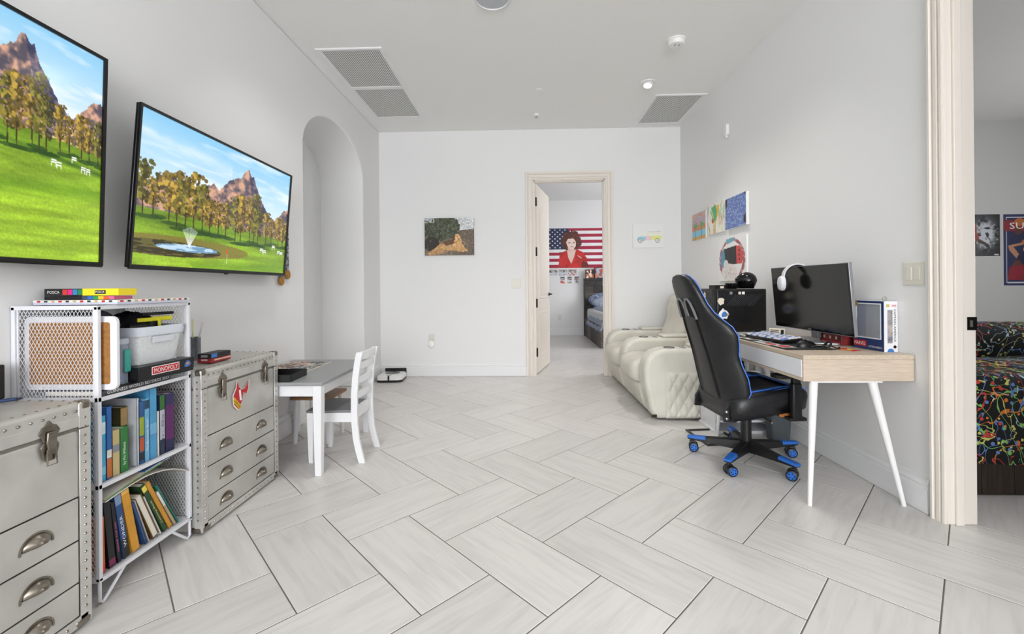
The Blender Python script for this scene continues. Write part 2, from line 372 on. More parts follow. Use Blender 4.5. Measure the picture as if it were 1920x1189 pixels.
jm = MB().box(XR - .004, XR2 + .01, RY1 - .022, RY1, 0, RZ).box(XR - .004, XR2 + .01, RY0, RY0 + .022, 0, RZ).box(XR - .004, XR2 + .01, RY0, RY1, RZ - .022, RZ)
jm.box(XR + .028, XR + .064, RY1 - .034, RY1 - .022, 0, RZ - .022)
jo = struct(jm, 'door_frame_2', TRIMC, bevel=0.003, smooth=30)
sp = MB().box(XR2 - .030, XR2 + .012, RY1 - .0245, RY1 - .0215, .89, .95).build('strike_plate', BLACKM, jo)
MB().box(XR2 - .02, XR2 - .008, RY1 - .0262, RY1 - .0244, .905, .935).build('strike_hole', STEEL, sp)

# ================================================================== ceiling fittings
SLOTD = mat('vent_dark', '#5f5b56', 0.9)
def vent(label, x0, x1, y0, y1, splits, group='ceiling air vents'):
    t = thing('ceiling_vent', label, 'vent', ((x0 + x1) / 2, (y0 + y1) / 2, ZC), group=group)
    w, d = (x1 - x0) / 2, (y1 - y0) / 2
    MB().box(-w + .01, w - .01, -d + .01, d - .01, -0.004, -0.001).build('backing', SLOTD, t)
    MB().sweep([(0, 0), (.036, 0), (.036, .004), (.030, .010), (.004, .012), (0, .008)], [(-w, -d, 0), (-w, d, 0), (w, d, 0), (w, -d, 0)], (0, 0, -1), True).build('frame', WHITEM, t, smooth=25)
    ys = [-d + .034] + [s - (y0 + y1) / 2 for s in splits] + [d - .034]
    for s in splits:
        q = s - (y0 + y1) / 2; MB().box(-w + .03, w - .03, q - .028, q + .028, -0.012, -0.002).build('cross_bar', WHITEM, t, bevel=.002)
    for a, b in zip(ys[:-1], ys[1:]):
        a2 = a + (.026 if a != ys[0] else 0); b2 = b - (.026 if b != ys[-1] else 0); n = int((2 * w - .07) / .0165); pitch = (2 * w - .07) / n
        sl = MB(TR(0, 0, -.007)).box(-.0049, .0049, a2, b2, -.0006, .0006).mesh('slat', WHITEM, 0)
        for i in range(n): inst(sl, 'slat', t, TR(-w + .035 + pitch * (i + .5), 0, 0))
    return t
vent('large double white ceiling vent near the arched opening', -1.69, -1.14, 3.49, 4.94, [4.19])
vent('smaller square white ceiling vent in the corner above the paintings', 1.35, 1.88, 4.48, 5.28, [])
GLOW = mat('lamp_lens', '#fff6ea', 0.4, emit=9.0)
def can_light(label, x, y, aim, power):
    t = thing('recessed_light', label, 'ceiling light', (x, y, ZC), group='recessed ceiling lights')
    MB().lathe([(.052, -.001), (.052, -.008), (.058, -.012), (.078, -.008), (.08, -.001)], n=32).build('trim_ring', WHITEM, t)
    ax = Vector(aim).normalized(); q = Vector((0, 0, -1)).rotation_difference(ax).to_matrix().to_4x4(); T = Matrix.Translation((0, 0, -.004)) @ q
    MB(T).lathe([(.050, .01), (.050, -.022), (.047, -.030), (.036, -.032), (.034, -.024), (.02, -.02)], n=28).build('gimbal', WHITEM, t)
    MB(T).lathe([(.033, -.026), (.033, -.0275), (.01, -.0285)], n=24).build('lens', GLOW, t)
    l = bpy.data.lights.new('recessed_lamp', 'SPOT'); l.energy = power; l.color = WARM; l.spot_size = math.radians(118); l.spot_blend = 1.0; l.shadow_soft_size = 0.10
    o = bpy.data.objects.new('recessed_lamp', l); COL.objects.link(o); o.parent = t; o.matrix_local = T @ TR(0, 0, -.05)
can_light('tilting recessed spotlight beside the small corner vent, lit', 1.204, 4.22, (-.22, -.25, -1), CAN_A)
can_light('recessed spotlight above the desk end of the right wall', 1.15, 2.55, (-.12, .3, -1), CAN_B)
can_light('recessed spotlight above the wall-mounted televisions', -1.05, 2.55, (.0, .3, -1), CAN_B)
can_light('recessed spotlight over the middle of the room near the camera', 0.1, 1.0, (0, .25, -1), CAN_C)
sd = thing('smoke_detector', 'round white smoke detector on the ceiling', 'smoke detector', (1.224, 3.50, ZC))
MB().lathe([(.072, 0), (.072, -.012), (.068, -.014)], n=36).build('base', WHITEP, sd)
MB().lathe([(.066, -.012), (.066, -.030), (.058, -.044), (.03, -.048), (.004, -.048)], n=36).build('cover', WHITEP, sd)
for x_ in (-.02, .012): MB().box(x_, x_ + .008, -.03, .0, -.0495, -.047).build('vent_slot', mat('slot_grey', '#9a9a9c', .6), sd)
cap = MB().lathe([(.038, 0), (.038, -.004), (.032, -.007), (.004, -.008)], n=28).build('sprinkler_cap', CEIL); cap.location = (.157, 4.33, ZC)
tag(cap, 'flat concealed sprinkler cover disc on the ceiling centre', 'sprinkler')
spk = thing('ceiling_sprinkler', 'small white sprinkler head on the ceiling near the back wall', 'sprinkler', (.152, 4.93, ZC))
MB().lathe([(.034, 0), (.034, -.006), (.026, -.02), (.014, -.026), (.003, -.026)], n=24).build('escutcheon', WHITEP, spk)
MB().lathe([(.008, -.026), (.008, -.034), (.018, -.036), (.018, -.039), (.003, -.039)], n=16).build('deflector', STEEL, spk)
cs = thing('ceiling_speaker', 'round ceiling speaker at the top edge of the view', 'speaker', (-.20, 2.93, ZC))
MB().lathe([(.125, 0), (.125, -.010), (.112, -.014), (.11, -.006)], n=48).build('rim', WHITEM, cs)
MB().lathe([(.111, -.006), (.09, -.010), (.004, -.013)], n=48).build('grille', mat('speaker_grille', '#c2c6cc', .5, var=.12, scale=500), cs)
ms = thing('motion_sensor', 'small white wall sensor high on the right wall', 'sensor', (XR, 4.16, 2.565))
MB().box(-.03, 0, -.03, .03, -.045, .055).build('housing', WHITEP, ms, bevel=.008, seg=3)
MB().lathe([(.012, -.075), (.014, -.060), (.014, -.045)], (-.014, 0, 0), 16).build('lens', mat('sensor_lens', '#d9dadc', .3), ms)
# ---- switches and sockets
def plate(name, label, M, gang=1, kind='switch', m=CREAMP, group='wall plates'):
    t = thing(name, label, 'light switch' if kind == 'switch' else 'socket', M.translation[:], M.to_euler().z, group)
    w = .035 if gang == 1 else .057
    MB().box(-w, w, -.006, 0, -.057, .057).build('plate', m, t, bevel=.003, seg=3)
    for i in range(gang):
        x = (i - (gang - 1) / 2) * .046
        if kind == 'switch': MB().box(x - .016, x + .016, -.0085, -.004, -.033, .033).build('rocker', m, t, bevel=.002); 
        else:
            for z in (-.02, .02): MB().prism(arc(x, z, .017, .014, 0, 360, 20)[:-1], 'y', -.0075, -.004).build('receptacle', m, t)
    return t
ROTL, ROTR = PI / 2, -PI / 2       # prints and plates facing +X, -X
plate('light_switch', 'double white rocker switch on the right wall by the doorway casing', TR(XR, 2.213, 1.155, rz=ROTR), 2)
plate('light_switch', 'rocker switch on the back wall left of the door', TR(-.10, YB, 1.15), 2)
plate('wall_socket', 'white wall socket low on the back wall', TR(-1.165, YB, .47), 1, 'socket')
plate('wall_socket', 'wall socket low on the far bedroom wall below the flag', TR(.79, 9.9, .42), 1, 'socket')
af = thing('air_freshener', 'round white plug-in air freshener in the back wall socket', 'air freshener', (-1.165, YB - .006, .405))
MB(TR(0, 0, 0, rx=PI / 2)).lathe([(.03, .0), (.042, .004), (.045, .02), (.036, .034), (.012, .04), (.003, .04)], n=28).build('body', WHITEP, af)
MB(TR(0, 0, .048)).box(-.02, .02, -.02, 0, -.018, .02).build('plug_head', CREAMP, af, bevel=.004)

# ================================================================== televisions
def landscape(W, H, ext, pond=True):
    P = Paint(W, H, (.55, .78, .95), ext); U, V = P.U, P.V
    ar = (ext[1] - ext[0]), (ext[3] - ext[2])
    n = lambda s, sx, sy, o=4: P.noise(max(1, s * ar[0]), max(1, sx * ar[1]), sy, o)
    sky = np.clip(V / .6, 0, 1)[..., None]; P.a = np.array([.55, .80, .95]) * (1 - sky) + np.array([.93, .97, .99]) * sky
    cl = np.clip((n(3, 12, 3) - .50) * 5, 0, 1); P.put(cl, (.96, .98, 1), .75)
    band = np.exp(-((V - .13 - .15 * U) / .05) ** 2) * (U < .5); P.put(band * np.clip(n(6, 10, 5) * 1.4 - .2, 0, 1), (1, 1, 1), .8)
    # rocky mountains
    rid = [(.0, .52), (.14, .36), (.2, .42), (.3, .40), (.385, .33), (.42, .37), (.46, .30), (.50, .25), (.53, .235), (.57, .20), (.595, .14), (.622, .117), (.645, .17), (.665, .15), (.69, .24), (.72, .29), (.75, .36), (.79, .42), (.83, .47), (.87, .50), (.90, .45), (.94, .40), (.985, .355), (1.03, .33), (1.1, .36), (1.3, .5)]
    rx, ry = zip(*rid); rg = np.interp(U, rx, ry); fine = (n(60, 10, 8) - .5) * .05; rock = (V > rg + fine) & (V < .72)
    nn = n(26, 22, 9, 5); lt = np.clip((nn - .5) * 3.2 + .5, 0, 1)[..., None]
    rc = np.array([.33, .30, .36]) * (1 - lt) + np.array([.86, .66, .55]) * lt
    sh = ((U - .622) * 1.1 > (V - .14) * .22) & (U < .86); rc = np.where(sh[..., None], rc * np.array([.62, .70, .92]), rc)
    P.a = np.where(rock[..., None], rc, P.a)
    # buildings and grass
    hz = .625 + .05 * np.clip(U, 0, 1) ** 2
    P.put((V > .56) & (V < .68) & (n(50, 30, 12) > .56) & (U > .75), (.93, .80, .62))
    g = np.clip((V - hz) / .35, 0, 1)[..., None]; ga = np.array([.44, .58, .12]) * (1 - g) + np.array([.62, .76, .20]) * g
    st = np.clip((n(5, 26, 14, 3) - .5) * 2.4, -1, 1)[..., None]; ga = ga * (1 + .20 * st); nf = (n(160, 120, 15, 2) - .5)[..., None]; ga = ga * (1 + .22 * nf)
    P.a = np.where((V > hz)[..., None], ga, P.a)
    P.put(np.exp(-((V - hz - .07 - .06 * U) / .018) ** 2) * np.clip(n(9, 6, 16) * 2 - .5, 0, 1), (.10, .26, .05), .85)
    P.put(np.exp(-((V - .99 + .10 * (U - .5)) / .05) ** 2) * (n(5, 6, 17) > .42), (.30, .50, .06), .45)
    # pond
    pd = ((U - .16) / .30) ** 2 + ((V - .875) / .055) ** 2 < 1 + .25 * (n(20, 10, 18) - .5); bank = ((U - .24) / .42) ** 2 + ((V - .855) / .070) ** 2 < 1
    pd &= pond; bank &= pond; wtr = (((U - .27) / .17) ** 2 + ((V - .862) / .026) ** 2 < 1) & pond; P.put(bank, (.52, .44, .22), .75); P.put(pd, (.22, .20, .10)); wv = n(18, 80, 19, 2)
    P.put(pd & (wv > .5), (.45, .42, .22), .8); P.put(wtr, (.50, .70, .86), .85)
    P.put(wtr & (wv > .5), (.80, .90, .97), .9)
    # trees
    r = np.random.default_rng(4)
    TR_ = [(.03, .30, .67, .055), (.075, .40, .66, .03), (.15, .34, .69, .05), (.19, .30, .72, .05), (.235, .36, .72, .045), (.28, .27, .73, .055), (.33, .35, .72, .05), (.375, .44, .73, .045), (.43, .46, .72, .035), (.48, .44, .73, .035), (.55, .36, .76, .05), (.59, .32, .76, .05), (.66, .33, .73, .04), (.695, .28, .75, .048), (.73, .40, .75, .035), (.80, .42, .73, .035), (.85, .48, .72, .03), (.92, .44, .74, .04), (.965, .50, .73, .035), (1.02, .44, .75, .04)]
    tn = n(70, 55, 21, 3)
    for cx, top, bot, w in TR_:
        if not (ext[0] - .1 < cx < ext[1] + .1): continue
        col = np.array([.52, .43, .17]) if r.random() < .6 else np.array([.40, .38, .15])
        for k in range(150):
            q = r.random(); y = top + (bot - top) * (.06 + .72 * q); hw = w * (.35 + .75 * math.sin(PI * min(1, q * .8 + .15)))
            x = cx + r.normal() * hw * .55; rr = w * (.09 + .16 * r.random()); sh_ = .5 + .8 * r.random()
            i0, i1 = np.searchsorted(U[0], (x - rr * 1.3, x + rr * 1.3)); j0, j1 = np.searchsorted(V[:, 0], (y - rr * 2, y + rr * 2))
            if i1 <= i0 or j1 <= j0: continue
            q_ = (slice(j0, j1), slice(i0, i1)); m = ((U[q_] - x) / rr) ** 2 + ((V[q_] - y) / (rr * 1.5)) ** 2 < 1 - 1.1 * (tn[q_] - .35)
            P.a[q_][m] = P.a[q_][m] * .07 + np.clip(col * sh_ * (1.25 if x < cx else .85), 0, 1) * .93
        P.line((cx, bot - .12), (cx + .004, bot), .006, (.24, .17, .09))
        P.put(((U - cx - .03) / (w * 1.3)) ** 2 + ((V - bot - .01) / .014) ** 2 < 1, (.12, .26, .05), .7)
    # fountain, flags, benches
    fx, fy = .268, .852
    for k in (range(-6, 7) if pond else ()):
        P.put((np.abs(U - fx - k * .0065 * (fy - V) / .12) < .0022) & (V < fy) & (V > .70 + abs(k) * .005), (.95, .98, 1), .55)
    P.line((.506, .855), (.506, .955), .003, (.95, .95, .9)); P.poly([(.495, .835), (.507, .83), (.507, .872), (.498, .868)], (.85, .33, .10))
    for bx, by in ((.773, .805), (.80, .815), (.881, .757), (.935, .805), (.965, .81)):
        for dz in (-.018, -.004): P.rect(bx - .013, bx + .013, by + dz - .004, by + dz + .004, (.97, .97, .95))
        P.rect(bx - .012, bx - .009, by, by + .02, (.95, .95, .93)); P.rect(bx + .009, bx + .012, by, by + .02, (.95, .95, .93))
    return P
BEZ = mat('tv_bezel', '#0b0b0c', 0.3)
def television(label, loc, yaw, tilt, w, h, P, dp):
    t = thing('television', label, 'television', loc, 0, 'wall-mounted televisions')
    t.matrix_world = Matrix.Translation(loc) @ Matrix.Rotation(yaw, 4, 'Z') @ Matrix.Rotation(tilt, 4, 'Y') @ Matrix.Rotation(PI / 2, 4, 'Z')
    b = .012
    MB().sweep([(0, 0), (-b, 0), (-b, .008), (0, .010)], [(-w / 2, 0, -h / 2), (-w / 2, 0, h / 2), (w / 2, 0, h / 2), (w / 2, 0, -h / 2)], (0, -1, 0), True).build('bezel', BEZ, t, smooth=20)
    MB().box(-w / 2, w / 2, -.008, -.0001, -h / 2 - .006, -h / 2 + .014).build('lower_bezel', BLACKG, t, bevel=.002)
    MB().box(-w / 2 + .001, w / 2 - .001, 0, dp, -h / 2, h / 2).build('housing', BEZ, t, bevel=.004)
    MB().box(-w * .3, w * .3, dp, dp + .03, -h * .42, h * .1).build('electronics_bulge', BLACKP, t, bevel=.01)
    MB().box(-.018, .018, -.010, -.006, -h / 2 - .012, -h / 2 - .003).build('logo_tab', BLACKG, t, bevel=.002)
    printed('screen', P, w - 2 * b, h - b - .013, t, TR(0, -.0015, .002), SCREEN)
    br = MB()
    for x in (-.16, .16): br.box(x - .015, x + .015, dp + .02, dp + .034, -h * .3, h * .3)
    br.box(-.22, .22, dp + .030, dp + .044, -.10, .10); br.box(-.05, .05, dp + .04, .118, -.07, .07); br.build('wall_bracket', BLACKM, t)
    return t
television('large television nearest the camera showing a golf green below a mountain, cut by the frame', (-1.68, .983, 1.622), .02, .034, 1.45, .834, landscape(560, 320, ((0 - .521) / .46, (1 - .521) / .46, .025, 1.018 / .73), False), .025)
television('tilted wall television showing a golf course with pond and fountain', (-1.668, 2.42, 1.556), .012, .085, 1.23, .707, landscape(460, 264, (0, 1, 0, 1)), .016)
# ---- medals behind the far corner of the television
NAVY = mat('ribbon_navy', '#1b2440', .7, c2='#c9cdd6', scale=60); BRONZE = mat('bronze', '#a5762f', .35, metal=.9, var=.2, scale=40)
def medal(label, y, ztop, zb, r, ribmat):
    t = thing('medal', label, 'medal', (XL + .012, y, zb), group='medals hanging by the television')
    MB().box(-.004, .004, -.013, .013, r * .8, ztop - zb).box(.004, .010, -.011, .015, r * .8, ztop - zb - .01).build('ribbon', ribmat, t, bevel=.002)
    MB(TR(.006, 0, 0, ry=PI / 2)).lathe([(.003, -.004), (r * .8, -.004), (r, -.003), (r, .003), (r * .8, .002), (.003, .005)], n=28).build('disc', BRONZE, t)
medal('bronze medal on a dark patterned ribbon hanging at the television corner', 3.245, 1.57, 1.215, .036, NAVY)
medal('lower gold-coloured medal hanging beside the television corner', 3.16, 1.50, 1.165, .034, mat('ribbon_dark', '#2a2c33', .7, c2='#8f949e', scale=50))

# ================================================================== trunk dressers
TRUNK = mat('trunk_aluminium', '#c6c4bf', .45, metal=.55, var=.10, scale=5, bump=.15, bscale=30)
TRUNKE = mat('trunk_edge_metal', '#cfcdc9', .38, metal=.6, var=.08, scale=9)
NICK = mat('aged_nickel', '#8d867c', .3, metal=1.0, var=.2, scale=30)
SEAM = mat('dark_seam', '#15130f', .8)
def trunk(label, y0, sticker=False):
    W, D, Ht = .60, .335, .742
    t = thing('trunk_dresser', label, 'dresser', (-1.455 - D / 2, y0 + W / 2, 0), group='metal trunk dressers')
    x1 = D / 2; w = W / 2
    MB().box(-x1, x1 - .004, -w, w, .012, .6555).build('body', TRUNK, t, bevel=.012, seg=3)
    MB().box(-x1, x1, -w, w, .6562, Ht).build('lid', TRUNK, t, bevel=.014, seg=3)
    MB().box(-x1 + .003, x1 - .0035, -w + .003, w - .003, .652, .660).build('lid_gap', mat('lid_seam', '#6f6b64', .7), t)
    MB().box(x1 - .0055, x1 - .0032, -w + .034, w - .034, .046, .436).build('drawer_recess', SEAM, t)
    for z0, z1 in ((.297, .432), (.160, .292), (.050, .155)):
        d = MB().box(x1 - .02, x1 + .0005, -w + .038, w - .038, z0, z1).build('drawer', TRUNK, t, bevel=.0015)
        for y in (-.14, .14):
            zc = (z0 + z1) / 2 - .002; q = MB()
            def cup(u, v, y=y, zc=zc):
                a = PI * u; k = math.sin(PI / 2 * v)
                return (x1 + .0008 + .027 * (1 - v ** 2.2) * (.25 + .75 * math.sin(a) ** .6), y + .040 * math.cos(a) * (.35 + .65 * v), zc - .014 + .036 * math.sin(a) * (.22 + .78 * v))
            q.grid(17, 7, cup); q.build('cup_handle', NICK, d, solid=.0018)
            MB().sweep([(0, 0), (.006, 0), (.006, .002), (0, .002)], [(x1 + .0008, y + .047 * math.cos(a), zc - .016 + .043 * math.sin(a)) for a in np.linspace(-.12, PI + .12, 20)], (1, 0, 0)).build('handle_rim', NICK, d)
    for y in (-.165, .175):
        T = TR(x1 + .001, y, .655)
        l = MB(T).prism([(-.016, -.006), (.016, -.006), (.030, .022), (.020, .038), (.008, .044), (0, .056), (-.008, .044), (-.020, .038), (-.030, .022)], 'x', 0, .005).build('latch', NICK, t, bevel=.001)
        MB(T).prism([(-.026, -.022), (-.020, -.052), (-.012, -.066), (.012, -.066), (.020, -.052), (.026, -.022), (.018, -.008), (-.018, -.008)], 'x', 0, .006).build('keeper_plate', NICK, l, bevel=.001)
        MB(T).prism([(-.012, .022), (.012, .022), (.014, -.010), (.010, -.046), (-.010, -.046), (-.014, -.010)], 'x', .006, .013).build('hasp', NICK, l, bevel=.002)
        MB(T).tube([(.010, -.012, -.030), (.012, -.014, -.078), (.012, .014, -.078), (.010, .012, -.030)], .0022, 8).build('bail', NICK, l)
    # edge strips
    for sy in (-1, 1):
        yy = sy * w
        e = MB().box(x1 - .034, x1 + .002, yy - sy * .0005, yy + sy * .0025, .014, Ht - .012).box(x1 - .001, x1 + .0025, yy + sy * .002, yy - sy * .034, .014, .654).build('edge_strip', TRUNKE, t, bevel=.001)
        e2 = MB().box(x1 - .001, x1 + .003, yy + sy * .003, yy - sy * .036, .658, Ht - .004).build('lid_corner_strip', TRUNKE, t, bevel=.002)
        MB().box(x1 - .055, x1 + .004, yy + sy * .004, yy - sy * .055, .008, .040).build('corner_cap', NICK, t, bevel=.012, seg=3)
        MB().box(x1 - .03, x1 + .004, yy + sy * .004, yy - sy * .03, Ht - .028, Ht + .003).build('corner_cap', NICK, t, bevel=.008, seg=3)
    MB().box(x1 - .001, x1 + .0022, -w + .01, w - .01, .664, .700 - .002).build('lid_band', TRUNKE, t, bevel=.001)
    MB().box(x1 - .001, x1 + .0025, -w + .01, w - .01, .014, .046).build('bottom_band', TRUNKE, t, bevel=.001)
    rv = MB(); R_ = .0046
    def rivet(x, y, z, ax):
        q = {'x': TR(x, y, z, ry=PI / 2), 'y': TR(x, y, z, rx=PI / 2), '-y': TR(x, y, z, rx=PI / 2), 'z': TR(x, y, z)}[ax]
        o = rv.T; rv.T = q; rv.lathe([(R_, 0), (R_ * .75, .0022), (.0008, .0032)], n=8); rv.T = o
    for k in range(22):
        z = .07 + k * .0295
        for sy in (-1, 1):
            rivet(x1 + .0022, sy * (w - .017), z, 'x')
        rivet(x1 - .017, -w - .0022, z, 'y')
    for k in range(17):
        y = -w + .045 + k * (2 * w - .09) / 16
        rivet(x1 + .0015, y, .716, 'x'); rivet(x1 + .002, y, .030, 'x'); rivet(x1 - .018, y, Ht - .0005, 'z')
    for k in range(8):
        x = -x1 + .03 + k * (2 * x1 - .06) / 7
        for sy in (-1, 1): rivet(x, sy * (w - .018), Ht - .0005, 'z')
        rivet(x, -w, .716, 'y')
    o = rv.build('rivets', NICK, t); o['kind'] = 'stuff'
    if sticker:
        T = TR(x1 + .0012, 0, 0); yc = -.03; zc = .56
        body = [(-.052, -.03), (-.02, -.062), (.008, -.026), (.02, .018), (.045, .004), (.06, .03), (.062, .068), (.052, .05), (.03, .034), (.006, .032), (-.014, .05), (-.026, .082), (-.034, .046), (-.056, .016)]
        s = MB(T).prism([(yc + a * 1.12, zc + b * 1.1) for a, b in body], 'x', 0, .0008).build('sticker', mat('sticker_white', '#efece6', .5), t)
        MB(T).prism([(yc + a, zc + b) for a, b in body], 'x', .0008, .0012).build('red_shark_shape', INKR, s)
        MB(T).prism([(yc - .008, zc - .02), (yc + .006, zc - .02), (yc - .002, zc + .035), (yc - .016, zc + .035)], 'x', .0012, .0015).build('white_bar', INKW, s)
        MB(T).prism([(yc - .062, zc - .010), (yc - .010, zc - .066), (yc + .004, zc - .05), (yc - .05, zc + .006)], 'x', .0012, .0016).build('yellow_sign', mat('ink_yellow', '#e6c02c', .5), s)
        text('CANCUN', INKK, s, T @ TR(.0018, yc - .030, zc - .030, rz=ROTL) @ Matrix.Rotation(math.radians(47), 4, 'Y'), width=.062, height=.014)
    return t
trunk('riveted metal trunk dresser nearest the camera, cut by the left frame', .81)
trunk('riveted metal trunk dresser with a red shark sticker, beside the small grey table', 1.912, True)

# ================================================================== wire shelf
WIRE = mat('white_wire', '#dcdde2', .45)
SX0, SX1, SY0, SY1 = -1.80, -1.50, 1.485, 1.895
def lattice(mb, P, cw, ch, th, w, h):
    """expanded-metal diamonds on a w x h rectangle, P maps (a, b, n) to 3d"""
    def strip(a0, b0, a1, b1):
        L = math.hypot(a1 - a0, b1 - b0)
        if L < 1e-4: return
        na, nb = -(b1 - b0) / L * th / 2, (a1 - a0) / L * th / 2
        q = [(a0 + na, b0 + nb), (a1 + na, b1 + nb), (a1 - na, b1 - nb), (a0 - na, b0 - nb)]
        mb.add([P(a, b, -.0005) for a, b in q] + [P(a, b, .0005) for a, b in q], [(0, 1, 2, 3), (7, 6, 5, 4), (0, 4, 5, 1), (2, 6, 7, 3)])
    k = ch / cw; n = int(w / cw + h / ch) + 2
    for i in range(-n, n):
        for sgn in (1, -1):
            c0 = i * ch  # line b = c0 + sgn*k*a
            aa = sorted([(-c0) / (sgn * k), (h - c0) / (sgn * k)]); lo, hi = max(0, aa[0]), min(w, aa[1])
            if hi > lo: strip(lo, c0 + sgn * k * lo, hi, c0 + sgn * k * hi)
sh = thing('wire_bookshelf', 'white wire mesh bookshelf between the two trunk dressers', 'bookshelf', ((SX0 + SX1) / 2, (SY0 + SY1) / 2, 0))
hx_, hy_ = (SX1 - SX0) / 2, (SY1 - SY0) / 2
SHZ = (.088, .415, .722, 1.046)
for sx in (-1, 1):
    for sy in (-1, 1):
        MB().box(sx * hx_ - .007, sx * hx_ + .007, sy * hy_ - .007, sy * hy_ + .007, .085, 1.05).build('post', WIRE, sh, bevel=.002)
        lg = MB().tube([(sx * hx_, sy * hy_, .10), (sx * hx_, sy * hy_, .015), (sx * hx_, sy * (hy_ - .012), .006), (sx * hx_, sy * (hy_ - .024), .015), (sx * hx_, sy * (hy_ - .10), .085)], .0055, 8)
        lg.build('hairpin_leg', WIRE, sh)
for z in SHZ:
    f = MB().sweep([(-.007, -.007), (.007, -.007), (.007, .007), (-.007, .007)], [(-hx_, -hy_, z), (hx_, -hy_, z), (hx_, hy_, z), (-hx_, hy_, z)], (0, 0, 1), True).build('shelf_rim', WIRE, sh, smooth=0)
    m = MB(); lattice(m, lambda a, b, n, z=z: (-hx_ + a, -hy_ + b, z + .004 + n), .024, .011, .0018, 2 * hx_, 2 * hy_); o = m.build('shelf_mesh', WIRE, f, smooth=0); o['kind'] = 'stuff'
for sy in (-1, 1):
    for za, zb in ((.10, .72), (.73, 1.04)):
        m = MB(); lattice(m, lambda a, b, n, sy=sy, za=za: (-hx_ + a, sy * hy_ + n, za + b), .0135, .0245, .0014, 2 * hx_, zb - za)
        o = m.build('side_mesh', WIRE, sh, smooth=0); o['kind'] = 'stuff'
    for x in (-hx_ + .012, hx_ - .012): MB().box(x - .003, x + .003, sy * hy_ - .002, sy * hy_ + .002, .10, 1.04).build('side_wire', WIRE, sh)

# ---- books
def cm(hexc, r=.5): return mat('cover_' + hexc, '#' + hexc, r, var=.10, scale=14)
def book(label, y, th, ht, dp, z, cover, lean=0.0, title=None, tcol=INKW, xf=-1.515, bands=(), group=None, tilt_x=0.0, name='book', flat=False, rz=0.0, pages_front=False):
    """upright book, spine to the room (+X); y = near lower edge; lean tips the head towards the camera"""
    t = thing(name, label, 'book', (xf, y, z), 0, group)
    if flat: t.rotation_euler = (0, 0, rz)
    else: t.rotation_euler = (lean, 0, rz)
    C = cm(cover)
    if pages_front:
        MB().box(-dp, 0, 0, .002, 0, ht).box(-dp, 0, th - .002, th, 0, ht).box(-dp, -dp + .002, 0, th, 0, ht).build('cover', C, t)
        MB().box(-dp + .002, -.004, .002, th - .002, .003, ht - .003).build('pages', PAPER, t)
    else:
        MB().box(-dp, 0, 0, .002, 0, ht).box(-dp, 0, th - .002, th, 0, ht).box(-.003, 0, 0, th, 0, ht).build('cover', C, t, bevel=.0008)
        MB().box(-dp + .004, -.003, .002, th - .002, .003, ht - .003).build('pages', PAPER, t)
        for (a, b, bc) in bands: MB().box(0, .0005, .001, th - .001, ht * a, ht * b).build('spine_band', cm(bc), t)
        if title: text(title, tcol, t, TR(.0008, th / 2, ht * .42, rz=ROTL) @ Matrix.Rotation(-PI / 2, 4, 'Y'), width=ht * .5, height=th * .42)
    return t
BG = 'books on the middle wire shelf'
z2 = SHZ[1] + .006
book('light blue picture book at the near end of the middle shelf', 1.500, .027, .235, .20, z2, '4aa3cf', bands=((.72, .9, 'cfe6ee'), (.1, .22, '7cc2dd')), group=BG)
book('blue book with an orange lower spine, second on the middle shelf', 1.530, .020, .262, .21, z2, '2b62a8', bands=((.02, .28, 'c87132'), (.29, .4, 'e8e3d6')), group=BG)
book('thin dark book with white pages, behind the green-spined one', 1.576, .012, .245, .10, z2, '3a2a2c', xf=-1.60, group=BG, pages_front=True)
book('short tan and grey book beside the green spine', 1.553, .028, .168, .17, z2, 'c7b382', bands=((.52, .68, '8d8f98'),), group=BG)
book('green-spined book with a white title on the middle shelf', 1.583, .033, .168, .17, z2, '2f7a3a', title='by Mo Willems', group=BG)
book('glossy landscape-photo book standing behind the green spine', 1.621, .030, .235, .19, z2, '57502f', bands=((.7, .98, 'a98b57'), (.05, .5, '2f3d24')), xf=-1.55, group=BG)
book('pale grey folder with rounded top on the middle shelf', 1.654, .008, .262, .20, z2, 'c9ccd2', group=BG)
book('dark blue rainbow-spined book in the middle of the middle shelf', 1.664, .022, .245, .20, z2, '2b5a8f', bands=((.45, .75, '9aa83a'), (.2, .42, 'b4562f'), (.05, .18, '1e2a2e')), group=BG)
book('narrow light blue book with white title and dark top panel', 1.688, .022, .250, .20, z2, '6fb2da', title='The Berenstain Bears', bands=((.84, .98, '26445e'),), group=BG)
book('tall plain blue book on the middle shelf', 1.712, .033, .285, .21, z2, '4e9ac8', bands=((.35, .5, '74b4da'),), group=BG)
book('thin white paperback beside the tall blue book', 1.747, .010, .185, .16, z2, 'e4e2dc', group=BG)
book('dark green and white book, left of the purple one', 1.760, .025, .250, .20, z2, '24364a', bands=((.75, .98, '2f6b2f'), (.25, .74, 'b9bcc8')), title='Dr. Go', tcol=mat('ink_navy', '#1c2140', .5), group=BG)
book('purple book with a navy spine at the far end of the middle shelf', 1.788, .046, .245, .20, z2, '5a1e5e', bands=((.0, .2, '20224a'), (.8, 1, '2a2756')), group=BG)
z1 = SHZ[0] + .006; BL = 'leaning books on the bottom wire shelf'
LY = [1.506, None]
def lbook(label, th, ht, lean, cover, **k):
    """each book leans on the one before it"""
    a = math.radians(lean); y = LY[0]
    if LY[1]:
        yp, tp, hp_, ap = LY[1]; zt = min(ht * math.cos(a), hp_ * math.cos(ap) + tp * math.sin(ap))
        y = yp + tp / math.cos(ap) + max(0, zt * (math.tan(a) - math.tan(ap))) + .0008
    LY[1] = (y, th, ht, a); return book(label, y, th, ht, .19, z1 + .001, cover, lean=a, group=BL, **k)
lbook('thin orange book leaning at the near end of the bottom shelf', .016, .20, 1, 'c4632a', bands=((.0, .15, 'd9432e'),))
